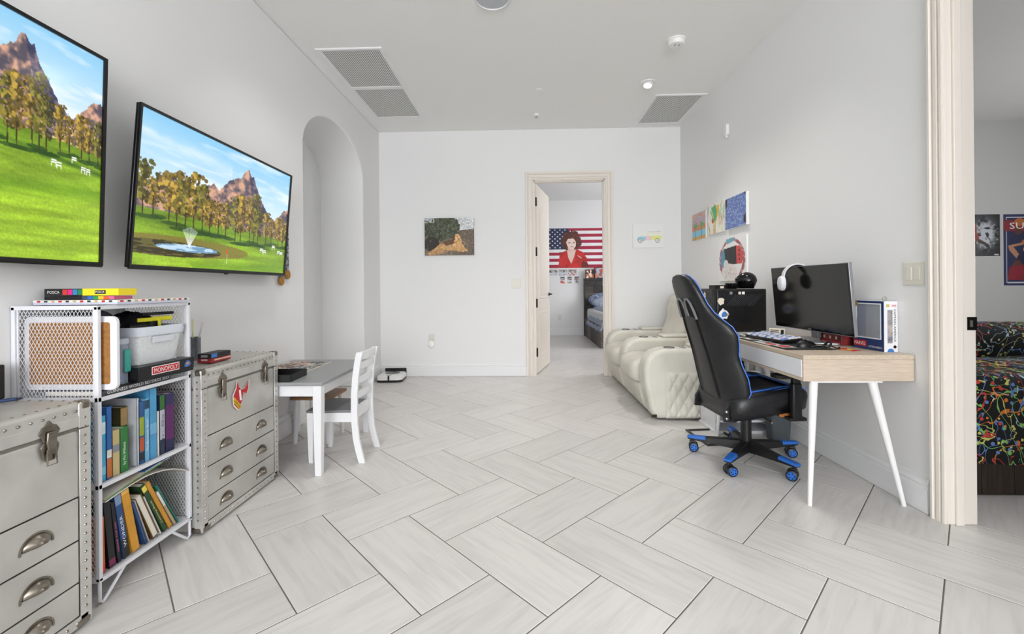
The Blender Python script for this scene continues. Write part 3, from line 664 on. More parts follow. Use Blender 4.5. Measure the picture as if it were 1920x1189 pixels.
lbook('black book leaning beside the orange one', .026, .25, 5, '17171b', bands=((.02, .12, '7c2a55'),))
lbook('black book with pink lettering on the bottom shelf', .014, .235, 6.5, '1f1d26', title='ABOVE THE RIM', tcol=mat('ink_pink', '#d76a9c', .5))
lbook('blue and black book with white title on the bottom shelf', .026, .252, 8.5, '2c4f86', title='WONDER', bands=((.0, .3, '20222a'), (.85, 1, '7f97b8')))
lbook('thick amber book leaning on the bottom shelf', .033, .258, 10.5, 'd2962e', bands=((.94, 1, 'e2b660'),))
lbook('wide navy blue book leaning flat against the amber one', .010, .20, 17, '2d4c7c')
lbook('clear grey folder leaning behind the navy book', .006, .205, 18, 'b6b4b6')
lbook('brown and yellow book with pages showing', .028, .215, 22, '6b4a1e', pages_front=True)
lbook('thin white booklet leaning next to the yellow book', .007, .205, 22.5, 'd4d4cf')
lbook('dark green colouring book with yellow title', .020, .262, 25, '24482c', title='Coloring Book', tcol=mat('ink_lemon', '#e8da6a', .5), bands=((.86, .96, 'e2d258'),))
lbook('second amber book behind the green colouring book', .019, .262, 25.5, 'c98e2c')
lbook('white and brown booklet near the far end of the bottom shelf', .012, .20, 27, 'b8a283', bands=((.6, 1, 'dcdcdc'),))
lbook('teal book leaning at the far end of the bottom shelf', .007, .235, 28, '1f7a6c')
def sheet(label, pts, w, m, name='magazine', th=.004, edge=None):
    t = thing(name, label, 'magazine', (-1.62, pts[0][0], pts[0][1]), group='magazines laid over the leaning books')
    o = Vector((0, pts[0][0], pts[0][1])); q = MB()
    q.loft([[(-.10, y - o.y, z - o.z), (.13, y - o.y, z - o.z), (.13, y - o.y, z - o.z + th), (-.10, y - o.y, z - o.z + th)] for y, z in pts]); q.build('cover', m, t, smooth=60)
    q = MB(); q.loft([[(.1302, y - o.y, z - o.z + .001), (.1308, y - o.y, z - o.z + .001), (.1308, y - o.y, z - o.z + th - .001), (.1302, y - o.y, z - o.z + th - .001)] for y, z in pts]); q.build('page_edge', edge or PAPER, t)
sheet('curved white magazine draped over the leaning books', [(1.50, .354), (1.55, .362), (1.60, .370), (1.66, .374), (1.70, .371), (1.75, .362), (1.80, .346), (1.84, .328), (1.878, .304)], .2, mat('magazine_white', '#d9d7d2', .4, c2='#b0a08c', scale=7))
sheet('thin green-edged magazine lying on top of the leaning books', [(1.50, .362), (1.58, .376), (1.66, .388), (1.74, .396)], .2, mat('magazine_white', '#d9d7d2', .4), th=.005, edge=cm('3c8f3a'))
sheet('blue-edged booklet lying at the very top of the bottom shelf', [(1.66, .3945), (1.72, .4015), (1.78, .4035)], .2, cm('2b4d80'), th=.003)
# ---- things on the upper wire shelf
z3 = SHZ[2] + .006
cb = thing('cork_board', 'cork board with a white rounded frame standing in the wire shelf', 'cork board', (-1.622, 1.512, z3 + .0237))
MB().prism(rrect(-.170, .170, .0, .262, .022), 'y', -.006, .008).build('frame', mat('frame_white', '#e3e4ea', .45), cb, bevel=.002)
MB().prism(rrect(-.147, .147, .021, .241, .008), 'y', -.0085, -.0055).build('cork', mat('cork', '#9a6a36', .85, var=.18, scale=90), cb)
gb = thing('record_book', 'grey hardback book lying flat with white spine lettering', 'book', (-1.502, 1.50, z3))
MB().box(-.21, 0, 0, .30, 0, .004).box(-.21, 0, 0, .30, .019, .023).box(-.004, 0, 0, .30, 0, .023).build('cover', mat('cover_charcoal', '#4b4b50', .4), gb, bevel=.001)
MB().box(-.208, -.004, .002, .298, .004, .019).build('pages', PAPER, gb)
text('GUINNESS WORLD RECORDS 2023', INKW, gb, TR(.0006, .155, .0115, rz=ROTL), width=.27, height=.012)
mg = thing('board_game', 'black board game box with a red and white title on the wire shelf', 'board game', (-1.478, 1.622, z3 + .0235), -.04)
MB().box(-.245, 0, 0, .262, 0, .052).build('box_base', mat('game_black', '#17161a', .4), mg, bevel=.001)
MB().box(-.247, .0015, -.0015, .2635, .012, .058).build('box_lid', mat('game_black2', '#1c1b20', .35, var=.2, scale=10), mg, bevel=.001)
MB().box(.0016, .0022, .055, .185, .018, .050).build('title_border', INKW, mg)
MB().box(.0022, .0028, .058, .182, .021, .047).build('title_panel', INKR, mg)
text('MONOPOLY', INKW, mg, TR(.003, .120, .034, rz=ROTL), width=.112, height=.018)
MB().prism([(.212, .024), (.222, .02), (.236, .022), (.246, .030), (.242, .042), (.232, .048), (.222, .046), (.214, .036)], 'x', .0016, .0026).build('blue_emblem', mat('ink_blue', '#3f6fb4', .5), mg)
MB().prism([(.220, .030), (.238, .033), (.236, .040), (.222, .038)], 'x', .0026, .003).build('orange_emblem', mat('ink_orange', '#d9823c', .5), mg)
MB().box(-.075, -.045, -.0022, -.0014, .015, .035).build('barcode_panel', INKW, mg)
for k in range(7): MB().box(-.073 + k * .004, -.0715 + k * .004, -.0026, -.0022, .018, .034).build('barcode_bar', INKK, mg)
z4 = z3 + .0235 + .0585
bk = thing('woven_basket', 'white woven basket on the board game box', 'basket', (-1.60, 1.755, z4))
WOV = mat('woven_white', '#dfe2e4', .7, bump=.6, bscale=120, var=.05, scale=120)
def bask(u, v):
    a = 2 * PI * u; k = .82 + .18 * v; e = .28; cx = math.copysign(abs(math.cos(a)) ** e, math.cos(a)); cy = math.copysign(abs(math.sin(a)) ** e, math.sin(a))
    return (.108 * k * cx, .118 * k * cy, .148 * v)
MB().grid(72, 30, lambda u, v: tuple(np.array(bask(u, v)) * np.array([1 + .008 * math.sin(u * 2 * PI * 36) * (1 if int(v * 29) % 2 else -1)] * 2 + [1])), True).build('weave', WOV, bk, solid=.004, smooth=60)
MB().box(-.085, .085, -.095, .095, .001, .006).build('bottom', WOV, bk)
ring = [Vector(bask(i / 48, 1)) for i in range(48)]
MB().loft([[(p.x * 1.03, p.y * 1.03, .150) for p in ring], [(p.x * 1.045, p.y * 1.045, .146) for p in ring], [(p.x * 1.04, p.y * 1.04, .115) for p in ring], [(p.x * 1.0, p.y * 1.0, .117) for p in ring], [(p.x * .96, p.y * .96, .148) for p in ring], [(p.x * 1.03, p.y * 1.03, .150) for p in ring]], cap=False).build('rim_band', mat('rim_white_blue', '#d7dde6', .6, bump=.5, bscale=150), bk)
MB().box(.109, .113, -.055, .045, .085, .108).build('label_holder', mat('holder_white', '#d3d8e0', .5), bk, bevel=.001)
bg = thing('black_bag', 'crumpled black bag with yellow straps stuffed in the basket', 'bag', (-1.62, 1.745, z4 + .10))
MB().grid(36, 16, lambda u, v: ((.086 + .012 * math.sin(9 * u * 2 * PI + 6 * v)) * math.cos(2 * PI * u) * math.sin(PI * (.06 + .9 * v)) ** .6, (.092 + .012 * math.sin(7 * u * 2 * PI)) * math.sin(2 * PI * u) * math.sin(PI * (.06 + .9 * v)) ** .6, -.04 + .145 * v + .006 * math.sin(11 * u + 9 * v)), True).build('body', mat('bag_black', '#131316', .45, var=.3, scale=25, bump=.4), bg, smooth=70)
YEL = mat('strap_yellow', '#d9d326', .5)
MB(TR(.080, 0, .075, rz=-.15)).box(-.004, .004, -.05, .01, -.008, .008).build('strap', YEL, bg, bevel=.002)
MB(TR(.085, .05, .076, rz=-.15)).box(-.004, .004, -.04, .045, -.008, .010).build('strap', YEL, bg, bevel=.002)
MB(TR(.09, .035, .055)).box(-.003, .003, -.006, .006, -.02, .02).build('strap', YEL, bg, bevel=.002)
MB(TR(.078, .03, .098, rz=-.12)).box(-.01, .01, -.06, .075, -.006, .006).build('handle', mat('bag_strap', '#0c0c0e', .6), bg, bevel=.003)
pb = thing('plastic_box', 'clear plastic storage box with a teal clip', 'storage box', (-1.512, 1.585, z3 + .0235), .06)
CLR = mat('clear_plastic', '#c9d4e6', .2, alpha=.38)
MB().prism(rrect(-.21, 0, 0, .040, .012), 'z', .0, .155).build('shell', CLR, pb, bevel=.003)
MB().prism(rrect(-.213, .003, -.003, .043, .014), 'z', .150, .172).build('lid', mat('lid_translucent', '#d7deea', .3, alpha=.7), pb, bevel=.004)
MB().box(.001, .011, .008, .034, .045, .130).build('clip', mat('teal_plastic', '#3fa79c', .4), pb, bevel=.004)
MB().ball((-.03, .02, .055), .016, .012, .012).build('red_toy', mat('toy_red', '#c0452f', .5), pb)
MB().ball((-.02, .018, .022), .018, .014, .014).build('blue_toy', mat('toy_blue', '#3c63b0', .5), pb)
pp = thing('paper_stack', 'loose folded papers beside the board game box', 'papers', (-1.515, 1.555, z3 + .024))
MB(TR(0, 0, .003, rx=.35)).box(-.12, .0, 0, .05, 0, .001).build('sheet', PAPER, pp); MB(TR(0, 0, .0, rx=.15)).box(-.12, -.005, 0, .055, 0, .001).build('sheet', PAPER, pp)
# ---- on top of the wire shelf
z5 = SHZ[3] + .0075
gp = thing('flat_game_box', 'flat white box with red and black printed edges on top of the wire shelf', 'box', (-1.63, 1.70, z5))
MB().box(-.165, .15, -.16, .18, .001, .010).build('box_base', mat('box_lilac', '#c9cbdd', .5), gp)
MB().box(-.166, .151, -.161, .181, .009, .018).build('box_lid', mat('box_white', '#e9e6e2', .5), gp, bevel=.001)
for k in range(11):
    c_ = ('ink_red', '#b23c38') if k % 3 == 0 else (('ink_dk', '#2b3a35') if k % 3 == 1 else ('ink_gold', '#c9ad74'))
    MB().box(-.15 + k * .027, -.138 + k * .027, -.1618, -.1606, .010, .0165).build('edge_print', mat(*c_, .5), gp)
    MB().box(.1506, .1518, -.15 + k * .030, -.137 + k * .030, .010, .0165).build('edge_print', mat(*c_, .5), gp)
zg = z5 + .0185
for (nm, lb, yo, zz, lx) in (('marker_box', 'black and yellow marker box with colour blocks, upper of two', 0, zg + .0155, .0), ('marker_box', 'dark marker box with a rainbow edge under the yellow one', .005, zg, -.006)):
    t = thing(nm, lb, 'marker box', (-1.665 + lx, 1.60 + yo, zz), .03, 'marker boxes on the wire shelf'); top = lx == 0
    hh = .026 if top else .0145
    MB().box(-.12, .02, -.03, .05, 0, hh).build('black_half', mat('box_black', '#151417', .4), t, bevel=.001)
    if top:
        MB().box(.0205, .155, -.03, .05, 0, hh).build('yellow_half', mat('box_yellow', '#f0d921', .4), t, bevel=.001)
        for k, cc in enumerate(('d23c2c', 'd61f7c', '2d7fb4', '1f7d4a')): MB().box(-.052 + k * .019, -.035 + k * .019, -.0306, -.0298, .003, hh - .003).build('colour_block', cm(cc), t)
        text('POSCA', INKW, t, TR(-.085, -.0305, .013), width=.045, height=.010); MB().box(.068, .108, -.0306, -.0298, .006, .020).build('logo_panel', INKK, t); text('POSCA', INKW, t, TR(.088, -.0312, .013), width=.034, height=.008)
    else:
        for k, cc in enumerate(('3a4a63', '2b66b8', '2e8f4a', 'd6b32a', 'd0552d', 'd46a9a')): MB().box(.02 + k * .02, .04 + k * .02, -.029, .049, .001, hh - .001).build('colour_block', cm(cc), t)
wp = MB().lathe([(.03, 0), (.032, .003), (.032, .022), (.029, .026), (.004, .027)], n=32).build('white_puck', mat('puck_white', '#d6d6d6', .4)); wp.location = (-1.66, 1.735, zg + .0005)
tag(wp, 'round white plastic puck behind the marker boxes', 'speaker puck')
# ---- pencil cup and small boxes on the far trunk
zt = .746
pc = thing('pencil_cup', 'grey mesh pencil cup behind the wire shelf on the far trunk', 'pencil cup', (-1.715, 2.20, zt))
MB().lathe([(.034, 0), (.034, .112), (.0355, .114), (.033, .114), (.032, .003), (.003, .003)], n=28).build('cup', mat('cup_mesh', '#7f858f', .4, metal=.6, var=.25, scale=160), pc)
for k, (dx, dy, cc, L) in enumerate(((.018, .01, 'd8d8dc', .19), (-.015, .018, 'e3e1b4', .205), (.0, -.02, '444a58', .15), (-.02, -.008, '9aa3b0', .16))):
    MB().cyl((dx * .3, dy * .3, .006), (dx * 2.0, dy * 2.2, L), .0042, n=8).build('pencil', cm(cc), pc)
cbx = thing('card_box', 'small black, red and blue card box lying on the far trunk', 'box', (-1.565, 2.15, zt))
MB().box(-.034, .034, -.07, .07, 0, .046).build('carton', cm('1d1b20'), cbx, bevel=.001)
MB().box(-.0346, .0346, -.0706, .0706, .001, .022).build('red_band', cm('8f2326'), cbx); MB().box(.0345, .0352, -.069, -.03, .026, .045).build('blue_patch', cm('3d74b8'), cbx); MB().box(.0347, .0354, -.05, .068, .010, .017).build('pale_stripe', cm('e3b9a8'), cbx)
for z_ in (.012, .017, .030, .036): MB().box(-.016, .016, -.0712, -.0706, z_, z_ + .002).build('print_line', INKW, cbx)
bg2 = thing('dark_folded_bag', 'dark folded bag lying behind the cork board', 'bag', (-1.64, 1.582, .925))
MB().grid(40, 12, lambda u, v: ((.115 + .010 * math.sin(5 * u * 2 * PI)) * math.cos(2 * PI * u) * math.sin(PI * (.05 + .9 * v)) ** .5, (.048 + .006 * math.sin(7 * u * 2 * PI + 3 * v)) * math.sin(2 * PI * u) * math.sin(PI * (.05 + .9 * v)) ** .5, .002 + .103 * v + .004 * math.sin(13 * u + 7 * v)), True).build('body', mat('bag_charcoal', '#1c1c20', .5, c2='#3c3c42', scale=14, bump=.4), bg2, smooth=70)
MB().box(-.08, .10, -.030, .034, .070, .080).build('folded_flap', mat('bag_charcoal', '#1c1c20', .5), bg2, bevel=.004)

# ---- on the near trunk
sk = thing('black_speaker', 'flat black box at the left frame edge on the near trunk', 'speaker', (-1.765, 1.325, zt))
MB().box(-.022, .022, -.085, .085, 0, .115).build('cabinet', BLACKP, sk, bevel=.004); MB().box(.022, .024, -.078, .078, .006, .109).build('grille', mat('grille_black', '#1b1b1d', .8), sk, bevel=.002)
pn = thing('blue_pen', 'dark blue pen lying on the near trunk', 'pen', (-1.70, 1.345, zt + .006), .9)
MB().cyl((-.06, 0, 0), (.045, 0, 0), .0055, n=10).build('barrel', cm('22365c'), pn); MB().cyl((.045, 0, 0), (.062, 0, 0), .0055, .0015, n=10).build('tip', cm('16203a'), pn); MB().box(-.058, -.02, -.002, .002, .005, .008).build('clip', BLACKP, pn)

# ================================================================== small table, chair, stool
CHW = mat('chair_white', '#e8e8ea', .4, var=.02, scale=4); CHG = mat('seat_grey', '#77787b', .45, var=.06, scale=12, stretch=(1, 12, 1)); TBG = mat('tabletop_grey', '#97989a', .38, var=.03, scale=6)
tx, ty, tz = -1.497, 2.930, .555
tb_ = thing('small_table', 'low white children\'s table with a grey top', 'table', (tx, ty, 0))
MB().prism(rrect(-.305, .305, -.415, .415, .012), 'z', tz - .020, tz).build('tabletop', TBG, tb_, bevel=.004)
for sx in (-1, 1):
    for sy in (-1, 1):
        a, b = sx * .272, sy * .385
        MB().loft([[(a + i * r, b + j * r, z) for i, j in ((-1, -1), (1, -1), (1, 1), (-1, 1))] for z, r in ((0, .019), (.42, .025), (tz - .02, .025))]).build('leg', CHW, tb_, bevel=.003)
    MB().box(sx * .268 - .009, sx * .268 + .009, -.35, .35, tz - .088, tz - .02).build('apron', CHW, tb_, bevel=.002)
for sy in (-1, 1): MB().box(-.24, .24, sy * .378 - .009, sy * .378 + .009, tz - .088, tz - .02).build('apron', CHW, tb_, bevel=.002)
# puzzle picture and black tray
P = Paint(150, 190, (.42, .40, .39)); n1 = P.noise(9, 12, 31, 4); n2 = P.noise(14, 18, 32, 3)
P.put(n1 > .55, (.75, .72, .68)); P.put(n1 < .40, (.20, .20, .21)); P.put((n2 > .62) & (P.U < .55), (.80, .45, .24)); P.put((n2 < .36), (.12, .12, .13), .9); P.put((P.noise(30, 40, 33, 2) > .62), (.9, .9, .88), .7)
P.rect(0, .02, 0, 1, (.85, .85, .83)); P.rect(.98, 1, 0, 1, (.85, .85, .83))
pz = thing('jigsaw_puzzle', 'grey and orange photo puzzle spread on the small table', 'puzzle', (-1.615, 3.0, tz + .0002))
MB().box(-.165, .165, -.23, .23, 0, .002).build('puzzle_sheet', PAPER, pz)
printed('picture', P, .328, .458, pz, TR(0, 0, .0025, rx=-PI / 2), PRINT)
ty_ = thing('black_tray', 'open black box lid lying on the small table', 'tray', (-1.515, 2.645, tz + .0005), .05)
MB().box(-.15, .125, -.12, .09, 0, .004).build('bottom', BLACKP, ty_)
for a in ((-.15, .125, -.12, -.117), (-.15, .125, .087, .09), (-.15, -.147, -.12, .09), (.122, .125, -.12, .09)): MB().box(*a, .004, .042).build('side_wall', mat('tray_black', '#121214', .5), ty_)
# chair, back towards the room, facing the table (-X)
ch = thing('ladder_back_chair', 'white wooden ladder-back children\'s chair with grey seat at the table', 'chair', (-1.225, 2.87, 0))
sz = .335
MB().prism([(-.165, -.155), (-.13, -.165), (.135, -.145), (.135, .145), (-.13, .165), (-.165, .155)], 'z', sz - .016, sz).build('seat', CHG, ch, bevel=.006, seg=3)
for sy in (-1, 1):
    MB().loft([[(-.140 + i * r, sy * .137 + j * r, z) for i, j in ((-1, -1), (1, -1), (1, 1), (-1, 1))] for z, r in ((0, .013), (.2, .018), (sz - .016, .020))]).build('leg', CHW, ch, bevel=.002)
    pr = [(.188, 0), (.166, .08), (.150, .16), (.142, .26), (.140, .34), (.142, .44), (.150, .54), (.164, .64), (.178, .700)]
    MB().loft([[(x - .020, sy * .140 - .011, z), (x + .020, sy * .140 - .011, z), (x + .020, sy * .140 + .011, z), (x - .020, sy * .140 + .011, z)] for x, z in pr]).build('back_post', CHW, ch, bevel=.002, smooth=50)
    MB().box(-.12, .135, sy * .137 - .008, sy * .137 + .008, sz - .075, sz - .016).build('apron', CHW, ch)
MB().box(-.147, -.133, -.12, .12, sz - .075, sz - .016).build('apron', CHW, ch); MB().box(.132, .148, -.13, .13, sz - .06, sz + .012).build('apron', CHW, ch)
for z, x, hh in ((.425, .142, .042), (.520, .149, .042), (.610, .160, .040), (.676, .173, .050)):
    MB().loft([[(x - .009 + .016 * (1 - (y / .14) ** 2), y, z - hh / 2), (x + .009 + .016 * (1 - (y / .14) ** 2), y, z - hh / 2), (x + .009 + .016 * (1 - (y / .14) ** 2), y, z + hh / 2), (x - .009 + .016 * (1 - (y / .14) ** 2), y, z + hh / 2)] for y in np.linspace(-.135, .135, 9)]).build('slat', CHW, ch, bevel=.002)
st = thing('wooden_stool', 'brown wooden stool pushed under the small table', 'stool', (-1.53, 3.19, 0))
MB().prism(rrect(-.15, .15, -.15, .15, .02), 'z', .315, .335).build('seat', mat('stool_brown', '#9a6f4a', .5, var=.15, scale=6, stretch=(1, 10, 1)), st, bevel=.004)
for sx in (-1, 1):
    for sy in (-1, 1): MB().cyl((sx * .12, sy * .12, 0), (sx * .11, sy * .11, .315), .014, .018, 12).build('leg', CHW, st)
# ---- robot cleaner
rb = thing('robot_vacuum', 'square white robot cleaner on the floor in the far left corner', 'robot vacuum', (-1.605, 5.19, 0), .06)
pr = rrect(-.15, .15, -.15, .16, .055, 8)
MB().prism(pr, 'z', .006, .030).build('bumper', BLACKP, rb, bevel=.004)
MB().loft([[(x * k, y * k, z) for x, y in pr] for z, k in ((.028, 1.0), (.06, .985), (.074, .95), (.078, .90), (.078, .02))]).build('shell', WHITEP, rb, smooth=50)
MB(TR(0, .04, .0782)).lathe([(.085, 0), (.085, .003), (.06, .006), (.003, .006)], n=36).build('lidar_ring', mat('robot_grey', '#6f706c', .4), rb)
MB().box(-.038, .02, -.115, -.090, .0775, .0795).build('display', BLACKG, rb); MB().box(-.012, .006, -.155, -.13, .02, .0785).build('stripe', BLACKP, rb, bevel=.002); MB().ball((.02, .09, .086), .008).build('button', BLACKP, rb)
MB().box(-.12, .14, .158, .175, .05, .115).build('dock_plate', BLACKP, rb, bevel=.003); MB().box(-.13, .15, .175, .19, .0, .118).build('dock_body', WHITEP, rb, bevel=.004)

# ================================================================== pictures on the walls
CANV = mat('canvas_white', '#eeeeec', .7)
def canvas(label, M, w, h, P, d=.018, m=PRINT, group=None, name='painting', cat='painting', bodym=CANV):
    t = thing(name, label, cat, M.translation[:], M.to_euler().z, group)
    MB().box(-w / 2, w / 2, -d, -.0005, -h / 2, h / 2).build('canvas_body', bodym, t, bevel=.0015); printed('picture', P, w, h, t, TR(0, -d - .0006, 0), m); return t
# dog photo
P = Paint(180, 136, (.45, .40, .34)); U, V = P.U, P.V; nz = P.noise(30, 24, 41, 4)
P.a *= (.75 + .6 * nz)[..., None]; P.put((V < .34 - .1 * (U - .6)) & (U > .55), (.84, .85, .86)); P.put((V > .34) & (U > .6) & (nz > .5), (.36, .30, .26), .8)
P.put(((U - .30) / .42) ** 2 + ((V - .25) / .36) ** 2 < 1 + .8 * (nz - .5), (.20, .23, .15)); g2 = P.noise(50, 14, 42, 3); P.put((((U - .3) / .4) ** 2 + ((V - .25) / .34) ** 2 < 1) & (g2 > .55), (.38, .40, .30), .9)
P.put((V < .12) & (U < .2) & (nz > .4), (.75, .77, .78)); P.put(((U - .14) / .16) ** 2 + ((V - .70) / .2) ** 2 < 1, (.10, .09, .08), .85)
P.poly([(.05, .95), (.22, .80), (.30, .70), (.50, .66), (.56, .58), (.60, .44), (.68, .42), (.74, .52), (.75, .66), (.82, .82), (.88, .88), (.80, .92), (.60, .88), (.40, .86), (.30, .95), (.10, 1)], (.80, .62, .40))
P.poly([(.36, .66), (.58, .56), (.60, .68), (.46, .76)], (.40, .26, .16)); P.ell(.66, .52, .05, .07, (.86, .70, .50)); P.ell(.665, .50, .010, .010, (.1, .07, .05)); P.ell(.69, .57, .012, .010, (.1, .07, .05))
P.poly([(.58, .46), (.62, .44), (.61, .60), (.575, .62)], (.34, .22, .13)); P.poly([(.10, .95), (.34, .84), (.5, .90), (.2, 1)], (.72, .55, .38)); 
r = np.random.default_rng(44)
for k in range(260):
    x, y = .28 + .20 * r.normal(), .24 + .14 * r.normal(); a = r.normal() * .8 + .9
    P.line((x, y), (x + .05 * math.cos(a), y + .06 * math.sin(a)), .008, [(.45, .46, .38), (.13, .15, .10), (.27, .30, .22)][r.integers(3)], .8)
for k in range(160):
    x, y = r.random(), .38 + .6 * r.random()
    if .25 < x < .85 and .42 < y < .92: continue
    P.line((x, y), (x + .02 * r.normal(), y + .02 * r.normal()), .010, [(.62, .55, .48), (.26, .21, .18), (.48, .40, .34)][r.integers(3)], .7)
for k in range(40):
    x, y = .52 + .14 * r.normal(), .74 + .06 * r.normal(); P.line((x, y), (x + .05, y + .03), .012, [(.88, .72, .52), (.62, .45, .28), (.93, .82, .66)][r.integers(3)], .5)
P.a *= (.7 + .6 * P.noise(60, 45, 43, 2))[..., None]
canvas('photo canvas of a tan dog lying under a pine on the back wall', TR(-.93, YB, 1.74), .615, .462, P, .025, name='photo_canvas', cat='picture', bodym=mat('canvas_edge', '#55504a', .7))
# toy car canvas
P = Paint(96, 76, (.93, .93, .925)); CB = (.62, .82, .88); CP_ = (.95, .80, .86); CY = (.89, .90, .55); LN = (.62, .64, .62)
P.poly([(.13, .66), (.16, .56), (.24, .53), (.42, .53), (.42, .68), (.32, .72), (.15, .70)], CB); P.rect(.42, .60, .52, .68, CP_); P.poly([(.60, .50), (.94, .50), (.95, .62), (.88, .66), (.60, .68)], CY)
P.poly([(.40, .52), (.46, .35), (.88, .33), (.92, .50)], (.93, .93, .80)); P.poly([(.52, .48), (.54, .37), (.70, .37), (.70, .48)], (.92, .92, .95)); P.rect(.73, .86, .37, .48, (.93, .92, .92)); P.line((.46, .34), (.90, .32), .012, LN); P.line((.5, .34), (.5, .52), .01, LN)
for x in (.24, .80): P.ell(x, .70, .072, .092, (.45, .45, .45)); P.ell(x, .70, .052, .068, (.93, .93, .90)); P.ell(x, .70, .018, .024, (.75, .6, .6))
canvas('white canvas with a pastel drawing of an old car on the back wall', TR(1.523, YB, 1.72), .372, .290, P, .02)
# right wall group
GA = 'children\'s paintings on the right wall'
P = Paint(80, 64, (.75, .68, .74)); nz = P.noise(6, 16, 51, 3); P.put(P.V > .45, (.85, .58, .42)); P.put(P.V > .66, (.55, .80, .90)); P.put(P.V > .88, (.82, .66, .38)); P.put((P.V < .2) & (nz > .45), (.86, .74, .62)); P.put((nz > .58) & (P.V < .66), (.80, .50, .42), .6)
for x in (.22, .70):
    P.line((x, .95), (x + .04, .50), .025, (.20, .18, .16))
    for a in range(0, 360, 45): P.line((x + .04, .48), (x + .04 + .14 * math.cos(math.radians(a)), .48 - .12 * math.sin(math.radians(a))), .04, (.36, .66, .40))
canvas('small beach painting with two palm trees on the right wall', TR(XR, 4.82, 1.755, rz=ROTR), .36, .29, P, group=GA)
P = Paint(90, 70, (.94, .93, .88)); r = np.random.default_rng(5)
for k in range(46):
    c_ = [(.35, .68, .45), (.90, .75, .30), (.55, .78, .55), (.90, .62, .72), (.45, .75, .70), (.80, .82, .40), (.86, .50, .45), (.6, .6, .5)][r.integers(8)]
    x, y = r.random(), r.random(); P.line((x, y), (x + r.normal() * .06, y + .12 + .25 * r.random()), .02 + .03 * r.random(), c_, .8)
P.poly([(.25, .1), (.5, .05), (.62, .4), (.42, .62), (.35, .35)], (.36, .68, .45)); P.poly([(.55, .08), (.72, .1), (.66, .45), (.56, .45)], (.90, .74, .28)); P.ell(.32, .55, .07, .1, (.85, .25, .32)); P.line((.18, .2), (.42, .6), .05, (.45, .72, .5))
canvas('abstract painting with green and yellow strokes on the right wall', TR(XR, 4.396, 1.775, rz=ROTR), .375, .30, P, group=GA)
P = Paint(90, 70, (.37, .46, .70)); nz = P.noise(20, 16, 52, 4); P.put(nz > .58, (.52, .62, .82), .7); P.put(P.noise(50, 40, 53, 2) > .70, (.86, .90, .95), .8); P.poly([(0, 0), (.1, 0), (.1, .2), (.03, .32), (0, .3)], (.16, .17, .20)); P.poly([(1, .62), (.9, .70), (.88, .9), (1, .95)], (.20, .21, .25)); P.poly([(.9, 0), (1, 0), (1, .1)], (.2, .22, .3))
canvas('deep blue starry painting, highest of the right wall group', TR(XR, 3.973, 1.768, rz=ROTR), .38, .285, P, .028, group=GA)
P = Paint(110, 84, (.93, .925, .925)); r = np.random.default_rng(6); M_ = (.62, .33, .36)
for a in np.linspace(100, 430, 60):
    q = math.radians(a); P.line((.50 + .40 * math.cos(q), .52 + .46 * math.sin(q)), (.50 + .44 * math.cos(q + .1), .52 + .48 * math.sin(q + .1)), .03 + .03 * r.random(), M_ if r.random() < .75 else (.80, .62, .64), .85)
P.poly([(.30, .02), (.62, .0), (.60, .09), (.34, .14)], (.45, .66, .74)); P.poly([(.12, .32), (.24, .22), (.30, .64), (.20, .74), (.10, .60)], (.35, .60, .70)); P.poly([(.24, .24), (.66, .20), (.68, .62), (.28, .64)], (.19, .18, .19)); P.poly([(.66, .20), (.80, .22), (.90, .42), (.86, .62), (.68, .62)], (.82, .32, .32))
for z_ in (.32, .42, .52): P.ell(.77, z_, .02, .03, (.35, .12, .12))
P.ell(.42, .80, .28, .20, (.90, .88, .87)); P.ell(.30, .62, .09, .12, (.87, .86, .85))
for k in range(50): x, y = .42 + .22 * r.normal() * .6, .80 + .14 * r.normal() * .6; P.line((x, y), (x + .03 * r.normal(), y + .03 * r.normal()), .01, (.68, .58, .56), .7)
P.line((.74, .90), (.92, .60), .02, M_)
canvas('white canvas with a hand-drawn game console, above the computer', TR(XR, 4.075, 1.345, rz=ROTR), .545, .40, P, group=GA)

# ================================================================== door leaf and bedroom beyond
dl = bpy.data.objects.new('door_1', None); COL.objects.link(dl); dl['kind'] = 'structure'; dl.location = (DX0 + .018, YB2 - .03, 0); dl.rotation_euler = (0, 0, math.radians(76))
DM = mat('door_cream', '#ded6cb', .42)
# local: x along the leaf from the hinge, -y face = the room side
MB().box(0, .845, -.02, .02, .012, 2.405).build('leaf', DM, dl, bevel=.003)
def panel_(z0, z1, archy):
    a = [(.13, z0), (.715, z0), (.715, z1)] + ([(.715 - .585 * i / 12, z1 + .085 * math.sin(PI * i / 12)) for i in range(1, 12)] if archy else []) + [(.13, z1)]
    for s_ in (-1, 1):
        p_ = MB().sweep([(0, 0), (.012, .006), (.024, .002), (.03, 0)], [(x, s_ * .0202, z) for x, z in a], (0, s_, 0), True).build('panel_moulding', DM, dl, smooth=30)
        cx = .4225; cz = sum(z for _, z in a) / len(a)
        MB().prism([(cx + (x - cx) * .82, (z0 + z1) / 2 + (z - (z0 + z1) / 2) * .90) for x, z in a], 'y', s_ * .0195, s_ * .0245).build('panel', DM, dl, bevel=.003)
panel_(.95, 2.10, True); panel_(.20, .78, False)
for z in (.28, .90, 1.55, 2.18): MB().box(-.012, .012, -.026, -.004, z - .055, z + .055).build('hinge', BLACKM, dl, bevel=.002)
hd = MB(TR(.785, -.02, 1.0, rx=PI / 2)).lathe([(.028, 0), (.028, .006), (.012, .009), (.010, .045), (.003, .045)], n=20).build('door_handle', BLACKM, dl)
